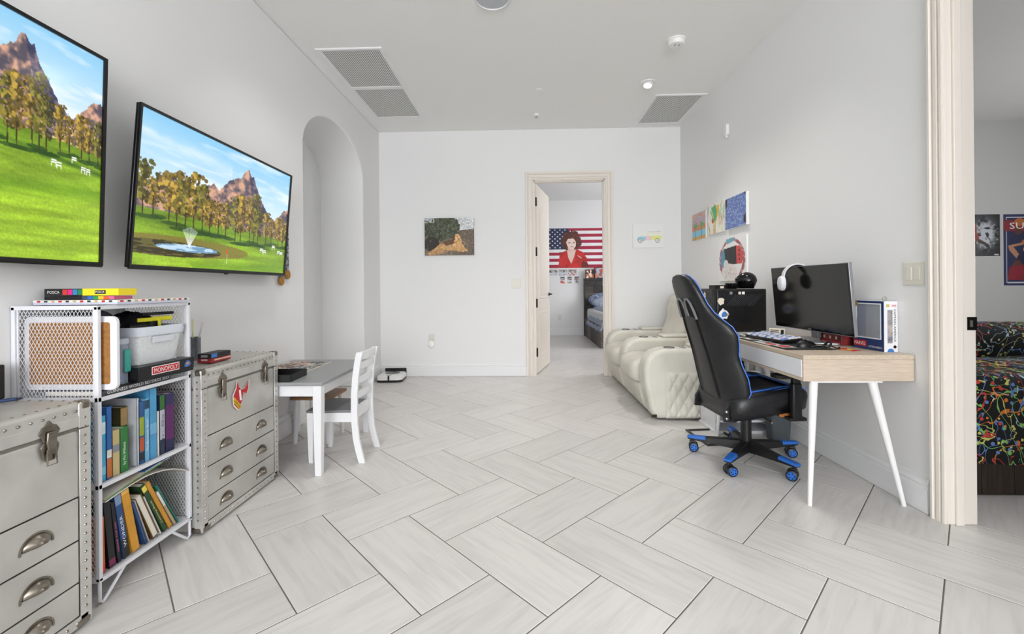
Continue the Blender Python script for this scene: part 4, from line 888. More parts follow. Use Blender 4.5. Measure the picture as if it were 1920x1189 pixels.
MB().box(.68, .797, -.068, -.056, .992, 1.010).build('lever', BLACKM, hd, bevel=.004); MB(TR(.785, .02, 1.0, rx=-PI / 2)).lathe([(.028, 0), (.028, .006), (.012, .009), (.010, .045), (.003, .045)], n=20).build('rose', BLACKM, hd); MB().box(.68, .797, .056, .068, .992, 1.010).build('lever', BLACKM, hd, bevel=.004)
# flag tapestry, generic portrait
P = Paint(230, 172, (.93, .93, .94)); U, V = P.U, P.V; RD = (.66, .10, .24)
for k in range(0, 13, 2): P.rect(0, 1, k / 13, (k + 1) / 13, RD)
P.rect(0, .37, 0, .54, (.12, .17, .31))
for i in range(9):
    for j in range(4 if i % 2 == 0 else 3):
        cx, cy = .03 + j * .092 + (.046 if i % 2 else 0), .055 + i * .055
        P.poly([(cx + (.018 if q % 2 == 0 else .0075) * math.sin(PI * q / 5), cy - (.024 if q % 2 == 0 else .010) * math.cos(PI * q / 5)) for q in range(10)], (.95, .95, .97))
hn = P.noise(40, 30, 61, 3); P.put(((U - .42) / .185) ** 2 + ((V - .33) / .255) ** 2 < 1 + .7 * (hn - .5), (.33, .16, .13)); P.put((((U - .42) / .17) ** 2 + ((V - .33) / .235) ** 2 < 1) & (hn > .55), (.45, .24, .19), .7)
P.poly([(.18, 1), (.20, .72), (.27, .60), (.36, .55), (.54, .55), (.64, .62), (.69, .75), (.73, 1)], (.80, .17, .15)); P.poly([(.34, .56), (.50, .56), (.47, .72), (.415, .90), (.36, .74)], (.90, .80, .75)); P.rect(.355, .475, .47, .60, (.88, .75, .69))
P.poly([(.325, .36), (.36, .28), (.46, .27), (.505, .36), (.50, .46), (.45, .54), (.40, .54), (.35, .47)], (.94, .84, .79)); P.line((.36, .37), (.40, .365), .010, (.22, .12, .10)); P.line((.45, .365), (.49, .37), .010, (.22, .12, .10)); P.line((.425, .38), (.43, .435), .006, (.75, .58, .52)); P.line((.405, .475), (.455, .475), .014, (.75, .30, .32)); P.line((.37, .385), (.395, .385), .012, (.25, .18, .16)); P.line((.45, .385), (.478, .385), .012, (.25, .18, .16))
P.put((P.noise(9, 10, 62, 3) > .56) & (V > .60) & (U > .2) & (U < .7) & ~((U > .35) & (U < .49) & (V < .85)), (.60, .10, .10), .45); P.line((.54, .70), (.60, .76), .012, (.93, .90, .88)); P.poly([(.60, 1), (.60, .86), (.64, .82), (.72, .90), (.73, 1)], (.45, .16, .14))
P.rect(0, 1, 0, .012, (.93, .93, .95)); P.rect(0, .006, 0, 1, (.93, .93, .95))
fl = thing('flag_tapestry', 'stars and stripes tapestry printed with a curly-haired woman in red', 'tapestry', (1.167, 9.9, 1.985))
MB().box(-.62, .62, -.006, -.001, -.455, .455).build('cloth_backing', mat('cloth_white', '#dddde2', .9), fl)
printed('printed_front', P, 1.24, .91, fl, TR(0, -.012, 0), PRINT, bend=lambda X, Z: .003 * np.sin(X * 16) + .002 * np.sin(Z * 11 + X * 5))
# cards
for k, (px, z, w, h) in enumerate(((.655, 1.425, .19, .135), (.875, 1.425, .20, .14), (1.09, 1.425, .20, .14), (.86, 1.255, .10, .15), (1.025, 1.255, .10, .15), (1.18, 1.255, .10, .15))):
    P = Paint(22, 16, (.85, .86, .88)); nz = P.noise(5, 5, 70 + k, 3); P.put(nz > .55, (.62, .50, .48)); P.put((nz < .42) & (P.V < .5), (.28, .38, .36)); P.put((P.V > .6) & (P.noise(4, 3, 80 + k, 2) > .5), [(.80, .82, .86), (.70, .74, .80), (.80, .40, .34), (.85, .35, .32), (.78, .76, .55), (.55, .68, .80)][k]); P.put((P.V < .2), (.22, .26, .36) if k > 2 else (.70, .62, .60), .8)
    canvas(['pale green car card, first in the upper card row under the flag', 'middle grey car card in the upper card row under the flag', 'reddish car card at the end of the upper row under the flag', 'red player card, first in the lower card row', 'yellowish player card in the middle of the lower card row', 'blue player card, last in the lower card row'][k], TR(px, 9.9, z), w, h, P, .004, group='cards pinned below the flag', name='pinned_card', cat='card')
# bed with plank headboard
bd = thing('plank_bed', 'dark plank bed with blue striped bedding in the far bedroom', 'bed', (1.36, 9.80, 0))
PLK = [mat('plank_%d' % i, c_, .7, var=.35, scale=9, stretch=(1.2, 9, 9)) for i, c_ in enumerate(('#4d4744', '#3a3635', '#665f5a'))]
for k in range(8):
    x0, z = 0, .10 + k * .145
    cut = (.22, .42, .13, .33, .27, .48, .18, .36)[k]
    MB().box(x0, x0 + cut, -.012, .03, z, z + .140).build('headboard_plank', PLK[k % 3], bd, bevel=.003); MB().box(x0 + cut + .004, x0 + 1.6, -.012, .03, z, z + .140).build('headboard_plank', PLK[(k + 1) % 3], bd, bevel=.003)
MB().box(-.03, .0, -.03, .05, 0, 1.27).build('headboard_post', PLK[1], bd, bevel=.003); MB().box(-.03, 1.6, -.05, .05, 1.262, 1.285).build('headboard_cap', PLK[1], bd)
for k in range(5): MB().box(-.015, .02, -.42 - k * .4, -.03 - k * .4, .0, .40).build('side_panel', PLK[(k * 2) % 3], bd, bevel=.003)
MB().box(.03, 1.55, -2.0, -.04, .36, .62).build('mattress', mat('sheet_white', '#d8dade', .8), bd, bevel=.05, seg=4)
QU = mat('quilt_blue', '#56688c', .85, c2='#c3ccd9', scale=7, stretch=(3, 22, 9), bump=.3, bscale=30)
def quiltf(u, v):
    s, y = u ** 1.3, -.35 - 1.7 * v
    return (.02 - .05 * max(0, .3 - s) / .3 + s * 1.5, y, (.675 if s > .03 else .655) - (.36 * ((.12 - s) / .12) ** 1.4 if s < .12 else 0) + .014 * math.sin(14 * y + 5 * s) * math.sin(9 * s + y))
MB().grid(26, 40, quiltf).build('quilt', QU, bd, solid=.03, smooth=80)
for k, (x, y, z, rx) in enumerate(((.38, -.20, .80, .9), (.42, -.42, .76, .55))):
    MB(TR(x, y, z, rx=rx)).ball((0, 0, 0), .34, .20, .075, 24, 12).build('pillow', QU if k else mat('pillow_navy', '#4a5a7a', .85, c2='#9fb0c8', scale=18), bd)
for (lb, x0, x1, h, cs, nm) in (('orange and white toy box on the headboard cap', 1.37, 1.55, .20, ((.85, .45, .33), (.93, .90, .86), (.12, .12, .13)), 'toy_box'), ('colourful picture box beside the orange toy box', 1.57, 1.90, .235, ((.20, .24, .40), (.80, .30, .26), (.70, .72, .76)), 'picture_box')):
    t = thing(nm, lb, 'box', ((x0 + x1) / 2, 9.80, 1.286), group='boxes on the headboard'); w = (x1 - x0)
    MB().box(-w / 2, w / 2, -.04, .04, 0, h).build('carton', INKK, t, bevel=.002)
    P = Paint(36, 28, cs[2]); nz = P.noise(5, 4, 90 + int(w * 100), 3); P.put(nz > .5, cs[0]); P.put(nz > .62, cs[1]); P.put((nz < .4) & (P.V > .5), (.85, .5, .3)); printed('front_print', P, w * .96, h * .94, t, TR(0, -.041, h / 2), PRINT)

# ================================================================== desk
OAK = mat('pale_oak', '#d3c4b3', .5, c2='#c6b4a0', scale=5, stretch=(2.5, .8, 30)); OAKT = mat('pale_oak_top', '#d3c4b2', .45, c2='#c4b29c', scale=5, stretch=(18, 1, 30))
DWH = mat('desk_white', '#e6e7ec', .3)
dx0, dx1, dy0, dy1, dz = 1.386, 1.925, 2.21, 3.27, .752
ds = thing('writing_desk', 'pale oak desk with a white drawer and splayed white legs', 'desk', ((dx0 + dx1) / 2, (dy0 + dy1) / 2, 0))
hw, hd_ = (dx1 - dx0) / 2, (dy1 - dy0) / 2
MB().box(-hw, hw, -hd_, hd_, dz - .022, dz).build('tabletop', OAKT, ds, bevel=.001)
for sy in (-1, 1): MB().box(-hw, hw, sy * hd_ - sy * .02, sy * hd_, dz - .13, dz - .0225).build('end_panel', OAK, ds, bevel=.001)
MB().box(-hw, hw, -hd_ + .02, hd_ - .02, dz - .13, dz - .115).build('bottom_panel', OAK, ds); MB().box(hw - .015, hw, -hd_ + .02, hd_ - .02, dz - .115, dz - .0225).build('back_panel', OAK, ds)
L = hd_ - .012
notch = arc(.0, dz - .024, .045, .042, 360, 180, 14)
dr = MB().prism([(-L, dz - .113), (L, dz - .113), (L, dz - .024), (.27, dz - .024)] + [(y - .0 + .215, z) for y, z in notch] + [(-L, dz - .024)], 'x', -hw - .003, -hw + .015).build('drawer_front', DWH, ds, bevel=.001)
MB().box(-hw + .03, -hw + .34, -L + .02, L - .02, dz - .112, dz - .10).build('drawer_box', mat('drawer_dark', '#4a423b', .7), ds)
MB().tube([(-hw - .004, .215 + .0475 * math.cos(a), dz - .024 - .044 * math.sin(a)) for a in np.linspace(0, PI, 16)], .0022, 6).build('notch_rim', DWH, dr)
def taper(p0, p1, r0, r1): return MB().cyl(p0, p1, r0, r1, 16)
for sy in (-1, 1):
    taper((-hw + .068, sy * (hd_ - .03), dz - .13), (-hw + .030, sy * (hd_ - .008), 0), .020, .010).build('leg', WHITEM, ds)
    taper((hw - .185, sy * (hd_ - .03), dz - .13), (hw - .048, sy * (hd_ - .010), 0), .021, .010).build('leg', WHITEM, ds)
MB().box(-hw + .04, hw - .15, -hd_ + .005, -hd_ + .055, dz - .138, dz - .13).build('mounting_plate', WHITEM, ds); MB().box(-hw + .04, hw - .15, hd_ - .055, hd_ - .005, dz - .138, dz - .13).build('mounting_plate', WHITEM, ds)
# ---- stand behind the desk carrying the computer
sn = thing('side_stand', 'narrow white stand behind the desk carrying the computer', 'stand', (1.64, 3.435, 0))
MB().box(-.24, .24, -.15, .13, .73, .750).build('top_board', DWH, sn, bevel=.002)
for x in (-.22, .02, .22): MB().box(x - .009, x + .009, -.14, .12, .02, .73).build('upright', DWH, sn)
for z in (.08, .40): MB().box(-.22, .22, -.14, .12, z, z + .016).build('shelf', DWH, sn)
MB().box(-.24, .24, -.15, .13, 0, .02).build('base_board', DWH, sn)
# ---- computer tower
pcx0, pcx1, pcy0, pcy1 = 1.435, 1.825, 3.34, 3.56
tw = thing('computer_tower', 'black computer tower with stickers behind the desk', 'computer', ((pcx0 + pcx1) / 2, (pcy0 + pcy1) / 2, .7505))
a, b, h = (pcx1 - pcx0) / 2, (pcy1 - pcy0) / 2, .325
MB().box(-a + .02, a, -b, b, .008, h).build('case', mat('case_black', '#101012', .3), tw, bevel=.006, seg=3)
MB().box(-a + .03, a - .012, -b - .003, -b + .002, .016, h - .016).build('side_panel', mat('case_panel', '#0c0c0e', .22), tw, bevel=.003)
MB().box(-a - .012, -a + .021, -b + .001, b - .001, .008, h + .004).build('front_bezel', BLACKP, tw, bevel=.006)
for k in range(9): MB(TR(-a - .0125, -.03, .10 + k * .022, rx=.5)).box(-.002, .001, -.06, .06, -.003, .003).build('front_grille_bar', BLACKG, tw)
for x in (-a + .05, a - .05):
    for y in (-b + .03, b - .03): MB().box(x - .015, x + .015, y - .012, y + .012, 0, .008).build('foot', BLACKP, tw)
hm = MB()
for k in range(15):
    x = -.105 + k * .014; hm.add([(x, -b - .0034, .20), (x + .0035, -b - .0034, .20), (x + .075, -b - .0034, .285), (x + .0715, -b - .0034, .285)], [(0, 1, 2, 3)])
o = hm.build('etched_lines', mat('etch_grey', '#3a3a3d', .4), tw); o['kind'] = 'stuff'
STK = mat('sticker_cream', '#e6dcc8', .5); STB = mat('sticker_blue', '#3f78c0', .5)
def blob(cx, cz, r, m, seed, name='sticker', yy=-b - .0036, par=tw, n=14, face='y'):
    rr = np.random.default_rng(seed); pts = [(cx + r * (.75 + .4 * rr.random()) * math.cos(2 * PI * i / n), cz + r * 1.15 * (.75 + .4 * rr.random()) * math.sin(2 * PI * i / n)) for i in range(n)]
    return MB().prism(pts, face, yy, yy - .0006).build(name, m, par)
blob(-.145, .235, .026, STK, 3); s_ = blob(-.125, .135, .036, INKW, 5); blob(-.122, .133, .020, STB, 7, 'blue_mark', -b - .0044, s_); blob(-.098, .130, .010, mat('sticker_tan', '#c99d78', .5), 8, 'tan_mark', -b - .0044, s_)
for k, (x, m) in enumerate(((-.07, mat('sticker_grey', '#8a8a8e', .5)), (-.005, STK), (.022, INKW))): MB().box(x - .010, x + .010, -b - .0042, -b - .003, .285, .305).build('sticker', m, tw, bevel=.001)
for k, (z, m) in enumerate(((.27, STK), (.22, mat('sticker_grey2', '#b9b9ba', .5)), (.16, mat('sticker_orange', '#cf7a4e', .5)))): blob(.03, z, .028, m, 20 + k, 'sticker', -a - .0135, tw, 12, 'x')
zp = .7505 + .3255 + .0005
bx = thing('card_deck', 'small black box lying on the computer tower', 'box', (1.52, 3.46, zp), .1)
MB().box(-.055, .055, -.04, .04, 0, .030).build('carton', BLACKP, bx, bevel=.002); MB().box(-.008, .022, -.0412, -.040, .005, .022).build('paper_label', STK, bx)
cp = thing('black_bowl', 'round black dish on the computer tower', 'dish', (1.605, 3.42, zp))
MB().lathe([(.034, 0), (.046, .03), (.048, .044), (.045, .044), (.032, .004), (.003, .004)], n=32).build('dish', BLACKG, cp)
mk = thing('display_mask', 'plain glossy black display head on the computer tower', 'mask', (1.735, 3.445, zp), -.6)
def headf(u, v):
    t_ = 2 * PI * u; q = math.sin(PI * min(.999, max(.001, .03 + .94 * v))) ** .55; fr = math.cos(t_)
    q = (.66 + .34 * min(1, v / .45)) * math.sqrt(max(.001, 1 - (max(0, v - .40) / .602) ** 2.2)); return (.074 * q * fr * (1.08 if fr < 0 else .95) - .012 * (1 - v) * (fr < 0), .060 * q * math.sin(t_), .002 + .128 * v)
MB().grid(36, 20, headf, True).build('head', BLACKG, mk, smooth=80)
MB(TR(-.066, 0, .062)).prism([(-.045, .012), (0, -.004), (.045, .012), (.040, .022), (0, .008), (-.040, .022)], 'x', -.012, .02).build('brow_ridge', BLACKP, mk, bevel=.004)
MB().box(-.078, -.05, -.022, .022, .002, .018).build('chin_guard', BLACKP, mk, bevel=.004)
# ---- monitor
mn = thing('computer_monitor', 'large black monitor with thin silver edge on the desk', 'monitor', (1.747, 2.739, 1.021), 0)
mn.matrix_world = TR(1.747, 2.739, 1.021) @ Matrix.Rotation(.009, 4, 'Z') @ Matrix.Rotation(-.081, 4, 'Y') @ Matrix.Rotation(ROTR, 4, 'Z')
mw, mh = .72, .405
MB().box(-mw / 2, mw / 2, -.002, .016, -mh / 2, mh / 2).build('housing', mat('monitor_silver', '#a9abb0', .3, metal=.7), mn, bevel=.002)
MB().box(-mw / 2 + .004, mw / 2 - .004, -.0035, -.0015, -mh / 2 + .004, mh / 2 - .004).build('bezel', BLACKG, mn)
MB().box(-mw / 2 + .011, mw / 2 - .011, -.0045, -.003, -mh / 2 + .024, mh / 2 - .011).build('screen', mat('screen_off', '#1a1a19', .16), mn)
MB().box(-.012, .012, -.0046, -.0034, -mh / 2 + .009, -mh / 2 + .015).build('logo', STEEL, mn); MB().box(-.2, .2, .016, .045, -.13, .08).build('rear_housing', BLACKP, mn, bevel=.012)
MB().box(-.03, .03, .02, .045, -mh / 2 - .045, 0).build('neck', mat('stand_silver', '#8d8f93', .35, metal=.8), mn, bevel=.004)
MB(Matrix.Rotation(-.081, 4, 'X')).prism([(-.17, .13), (-.185, .05), (-.13, -.065), (.0, -.085), (.13, -.065), (.185, .05), (.17, .13)], 'z', -mh / 2 - .064, -mh / 2 - .054).build('stand_foot', mat('stand_grey', '#9a9c9f', .35, metal=.7), mn, bevel=.003)
# ---- headphones on the monitor corner
hp = thing('headphones', 'white headphones hanging over the monitor corner', 'headphones', (1.738, 2.83, 1.2255), 0)
HPW = mat('headphone_white', '#dcdde2', .35)
band = [(.0 + .0 * a, .085 * math.cos(a), .075 + .085 * math.sin(a)) for a in np.linspace(-.25, PI + .25, 26)]
hpT = Matrix.Rotation(PI / 2 - .12, 4, 'Z') @ TR(0, 0, -.146)
MB(hpT).loft([[(x - .018, y * 1.0, z), (x + .018, y, z), (x + .018, y * .90, .075 + (z - .075) * .90), (x - .018, y * .90, .075 + (z - .075) * .90)] for x, y, z in band]).build('headband', HPW, hp, bevel=.003)
MB(hpT).loft([[(x - .014, y * .90, .075 + (z - .075) * .90), (x + .014, y * .90, .075 + (z - .075) * .90), (x + .014, y * .82, .075 + (z - .075) * .82), (x - .014, y * .82, .075 + (z - .075) * .82)] for x, y, z in band[4:-4]]).build('head_cushion', BLACKP, hp, bevel=.003)
for s_ in (-1, 1):
    T = hpT @ TR(0, s_ * .085, .035, rx=-s_ * PI / 2)
    MB(T @ Matrix.Diagonal((.85, 1.1, 1, 1))).lathe([(.043, -.006), (.044, .006), (.038, .018), (.022, .024), (.003, .025)], n=28).build('ear_cup', HPW, hp)
    MB(T @ Matrix.Diagonal((.85, 1.1, 1, 1))).lathe([(.02, -.026), (.040, -.024), (.045, -.014), (.042, -.005), (.02, -.005)], n=28).build('ear_pad', mat('pad_black', '#17171a', .7), hp)
# ---- desk mat, keyboard, mouse, sign
P = Paint(220, 84, (.16, .16, .165)); r = np.random.default_rng(9)
for (x, y, w_, h_, c_) in ((.02, .1, .16, .5, (.84, .84, .82)), (.20, .55, .15, .42, (.86, .86, .84)), (.06, .70, .12, .28, (.78, .78, .76)), (.36, .60, .10, .30, (.86, .86, .84)), (.48, .55, .13, .20, (.86, .86, .84)), (.66, .70, .12, .28, (.88, .87, .85)), (.55, .82, .10, .16, (.85, .84, .82)), (.79, .62, .12, .30, (.86, .85, .84)), (.05, .02, .1, .06, (.8, .8, .78))): P.rect(x, x + w_, y, y + h_, c_)
for (x, y, rx, ry, c_) in ((.10, .34, .05, .16, (.15, .15, .16)), (.27, .76, .05, .13, (.15, .15, .16)), (.41, .75, .03, .08, (.15, .15, .16)), (.72, .84, .048, .11, (.80, .20, .18)), (.85, .77, .048, .12, (.80, .20, .18)), (.54, .65, .04, .06, (.2, .2, .2))): P.ell(x, y, rx, ry, c_)
dm = thing('desk_mat', 'black desk mat with white and red shapes under the keyboard', 'desk mat', (1.545, 2.80, dz + .0003))
MB().prism(rrect(-.135, .135, -.41, .41, .012), 'z', 0, .0025).build('mat_base', BLACKP, dm); printed('mat_print', P, .81, .265, dm, TR(0, 0, .0028, rz=ROTR) @ Matrix.Rotation(-PI / 2, 4, 'X'), PRINT)
kb = thing('keyboard', 'black keyboard with white and blue keycaps', 'keyboard', (1.565, 2.80, dz + .003), .12)
MB().prism([(-.065, .004), (.065, .010), (.065, .030), (-.065, .020)], 'y', -.175, .175).build('case', BLACKP, kb, bevel=.003)
km = {k: MB().loft([[(-.0085, -.0085, 0), (.0085, -.0085, 0), (.0085, .0085, 0), (-.0085, .0085, 0)], [(-.0065, -.0065, .008), (.0065, -.0065, .008), (.0065, .0065, .008), (-.0065, .0065, .008)]]).mesh('key', m, 0) for k, m in (('w', mat('key_white', '#dfe1e6', .5)), ('b', mat('key_blue', '#6f86c9', .5)), ('n', mat('key_navy', '#39437a', .5)))}
for i in range(6):
    for j in range(17):
        inst(km['b' if (i + j * 2) % 7 < 2 else ('n' if (i * 3 + j) % 11 == 0 else 'w')], 'key', kb, TR(-.053 + i * .0205, -.160 + j * .020, .0215 + i * .0019, ry=-.075))
ms_ = thing('computer_mouse', 'black computer mouse on the desk mat', 'mouse', (1.585, 2.50, dz + .003), .2)
MB().grid(24, 10, lambda u, v: ((.056 * math.sin(PI * (.02 + .96 * v)) ** .6 * 0 + .058 * math.cos(2 * PI * u) * math.cos(PI / 2 * v), .032 * math.sin(2 * PI * u) * math.cos(PI / 2 * v) ** .8, .036 * math.sin(PI / 2 * v) ** .8 * (1 - .15 * math.cos(2 * PI * u)))), True).build('shell', BLACKP, ms_, smooth=80); MB().box(.018, .032, -.003, .003, .028, .034).build('wheel', STEEL, ms_)
sg = thing('desk_sign', 'small cream desk card standing behind the keyboard', 'sign', (1.665, 2.93, dz + .0035), 0)
MB(TR(0, 0, 0, rz=-.9, rx=-.15)).box(-.048, .048, -.002, .002, .0, .062).build('card', STK, sg)
for z in (.045, .034, .022): MB(TR(0, 0, 0, rz=-.9, rx=-.15)).box(-.040, .012, -.0028, -.002, z, z + .006).build('print_line', INKK, sg)
MB(TR(0, 0, 0, rz=-.9, rx=-.15)).box(.024, .042, -.0028, -.002, .010, .054).build('print_block', INKK, sg)
# cable heap and red box behind the monitor
cb_ = thing('headset_cable', 'black looped cable beside the monitor foot', 'cable', (1.64, 2.44, dz))
MB().tube([(-.05 + .01 * i + .02 * math.sin(i), .05 * math.cos(i * .9) - .02, .006 + .010 * abs(math.sin(i * .7))) for i in np.linspace(0, 11, 60)], .004, 8).build('cable', BLACKP, cb_); MB().tube([(.01, -.02, .006), (.03, -.015, .03), (.035, .01, .038), (.02, .04, .008)], .006, 8).build('strap', BLACKP, cb_)
rbx = thing('red_box', 'dark red box lying behind the monitor foot', 'box', (1.868, 2.64, dz + .0005), .0)
MB().box(-.055, .055, -.09, .09, 0, .07).build('carton', mat('carton_red', '#7d1f1f', .5, c2='#45171a', scale=20), rbx, bevel=.002)
for k in range(3): MB(TR(-.0555, -.05 + k * .05, .04, ry=-PI / 2)).lathe([(.010, 0), (.003, .001)], n=16).build('spot', mat('spot_cream', '#c9a58c', .5), rbx)
MB().box(-.056, -.055, -.085, .085, .004, .016).build('red_stripe', INKR, rbx)
rf = thing('red_figure', 'small red toy figure between monitor and toy boxes', 'toy', (1.83, 2.335, dz), 0)
MB().lathe([(.012, 0), (.016, .03), (.012, .05), (.005, .054)], n=16).build('body', INKR, rf); MB().ball((0, 0, .068), .020, .018, .018).build('head', INKR, rf)
rf.location = (1.85, 2.56, dz + .0715)
pk = thing('playing_cards', 'fanned red and yellow cards on the desk beside the toy boxes', 'cards', (1.74, 2.36, dz + .0005), .3)
for k, m in enumerate((INKR, mat('card_yellow', '#d8b23a', .5), INKR)): MB(TR(.0, k * .03, k * .0012, rz=.3 * k)).box(-.03, .03, -.022, .022, 0, .001).build('card', m, pk)
# ---- toy display boxes
NVY = mat('box_navy', '#1f3566', .4); WBX = mat('box_white2', '#e9eaee', .4); FOIL = mat('foil_grey', '#b9bcbf', .3, metal=.3, var=.15, scale=4); CLR2 = mat('clear_window', '#dfe6ee', .08, alpha=.22)
b1 = thing('window_box', 'navy window toy box with a white side and black lettering at the desk end', 'toy box', (1.888, 2.405, dz + .0005), ROTR + .05)
w, h, d = .098, .262, .035        # local -Y = the window side, local +X = the white end towards the camera
MB().box(-w, w, d - .002, d, 0, h).build('back_card', FOIL, b1); MB().box(-w, -w + .002, -d, d, 0, h).build('side_panel', NVY, b1); MB().box(-w, w, -d, d, 0, .002).build('bottom_panel', NVY, b1); MB().box(-w, w, -d, d, h - .002, h).build('top_panel', WBX, b1)
MB().sweep([(0, 0), (.016, 0), (.016, .002), (0, .002)], [(-w, -d, .044), (-w, -d, h), (w, -d, h), (w, -d, .044)][::-1], (0, -1, 0), True).build('window_frame', NVY, b1, smooth=0)
MB().sweep([(0, 0), (.006, 0), (.006, .0026), (0, .0026)], [(-w + .016, -d, .060), (-w + .016, -d, h - .012), (w - .016, -d, h - .012), (w - .016, -d, .060)][::-1], (0, -1, 0), True).build('white_trim', WBX, b1, smooth=0)
MB().box(-w, w, -d - .002, -d, 0, .046).build('lower_panel', NVY, b1); MB().box(-w + .004, w - .004, -d - .0005, -d, .046, h - .01).build('window_film', CLR2, b1)
MB().box(-w + .004, -.012, -d - .0032, -d - .002, .014, .046).build('title_panel', INKR, b1); text('MARVEL', INKW, b1, TR(-.052, -d - .0034, .030), width=.072, height=.018)
text('CAPTAIN AMERICA', INKW, b1, TR(.045, -d - .0026, .018), width=.085, height=.010); MB(TR(-w + .016, -d - .003, h - .016, rx=PI / 2)).lathe([(.016, 0), (.003, .001)], n=20).build('round_badge', mat('badge_gold', '#a98c3c', .4), b1)
MB().box(.018, w - .003, d - .010, d - .003, .02, h - .02).build('printed_insert', cm('2a3f78'), b1)
MB().box(.03, .06, d - .016, d - .010, .18, .235).build('print_red', cm('a8503c'), b1); MB(TR(.058, d - .012, .15, rx=PI / 2)).lathe([(.018, 0), (.003, .002)], n=18).build('yellow_disc', mat('disc_yellow', '#e2b92c', .4), b1); MB().box(.03, .08, -.01, .02, .060, .105).build('blue_tray', cm('4f8fc0'), b1, bevel=.008); MB().box(.026, .07, -.015, .02, .044, .060).build('tan_tray', cm('b98a55'), b1, bevel=.006)
wp_ = MB().box(w - .001, w + .002, -d - .002, d, 0, h).build('white_side', WBX, b1); ST = TR(w + .0022, 0, 0, rz=PI / 2)   # x runs towards the wall, -Y local = outwards
MB(ST).box(-.020, .006, -.001, 0, .045, h - .045).build('window_panel', mat('window_grey', '#6f7682', .25, c2='#b7a9a4', scale=22), wp_)
text('CAPTAIN AMERICA', INKK, wp_, ST @ TR(.018, -.0008, h * .52) @ Matrix.Rotation(PI / 2, 4, 'Y'), width=.17, height=.011)
MB(ST).prism(arc(-.004, .0, .017, .018, 0, 180, 14), 'y', -.0012, 0).build('blue_mark', STB, wp_); MB(ST).box(-.026, -.010, -.001, 0, h - .03, h - .016).build('gold_mark', mat('ink_gold2', '#c9b35a', .4), wp_); MB(ST).box(.004, .026, -.001, 0, h - .028, h - .018).build('red_mark', mat('ink_pinkred', '#d99aa2', .4), wp_)
MB(ST @ TR(.018, -.0005, .026, rx=PI / 2)).lathe([(.008, 0), (.008, .001), (.005, .001), (.005, 0)], n=16).build('round_mark', INKK, wp_)
rg = MB(TR(0, 0, 0, rx=PI / 2)).tube([(.010 * math.cos(a), .010 * math.sin(a), 0) for a in np.linspace(0, 2 * PI, 20)[:-1]], .0025, 6, True).build('tiny_ring', STEEL); rg.location = (1.88, 2.33, dz + .2755)
tag(rg, 'tiny metal ring standing on top of the window toy box', 'ring')
# ---- things under the desk
ft = thing('metal_floor_tray', 'thin dark metal frame lying on the floor behind the chair', 'frame', (1.33, 3.20, .001), .1)
MB().sweep([(0, 0), (.012, 0), (.012, .012), (0, .012)], [(-.10, -.16, 0), (.16, -.16, 0), (.16, .16, 0), (-.10, .16, 0)], (0, 0, 1), True).build('frame_bars', mat('dark_steel', '#4a4a4b', .35, metal=.8), ft)
bb = thing('grey_bin', 'dark grey bin standing against the right wall under the desk', 'bin', (1.80, 3.16, 0)); MB().loft([[(x_ * k_, y_ * k_, z_) for x_, y_ in rrect(-.075, .075, -.055, .055, .02)] for z_, k_ in ((0, .82), (.02, .84), (.25, 1.0), (.25, .96), (.03, .80))]).build('shell', mat('bin_grey', '#4c5256', .45), bb, smooth=50); MB().loft([[(x_ * k_, y_ * k_, z_) for x_, y_ in rrect(-.075, .075, -.055, .055, .02)] for z_, k_ in ((.242, 1.03), (.256, 1.03), (.256, .95), (.242, .95))]).build('rim', BLACKP, bb)

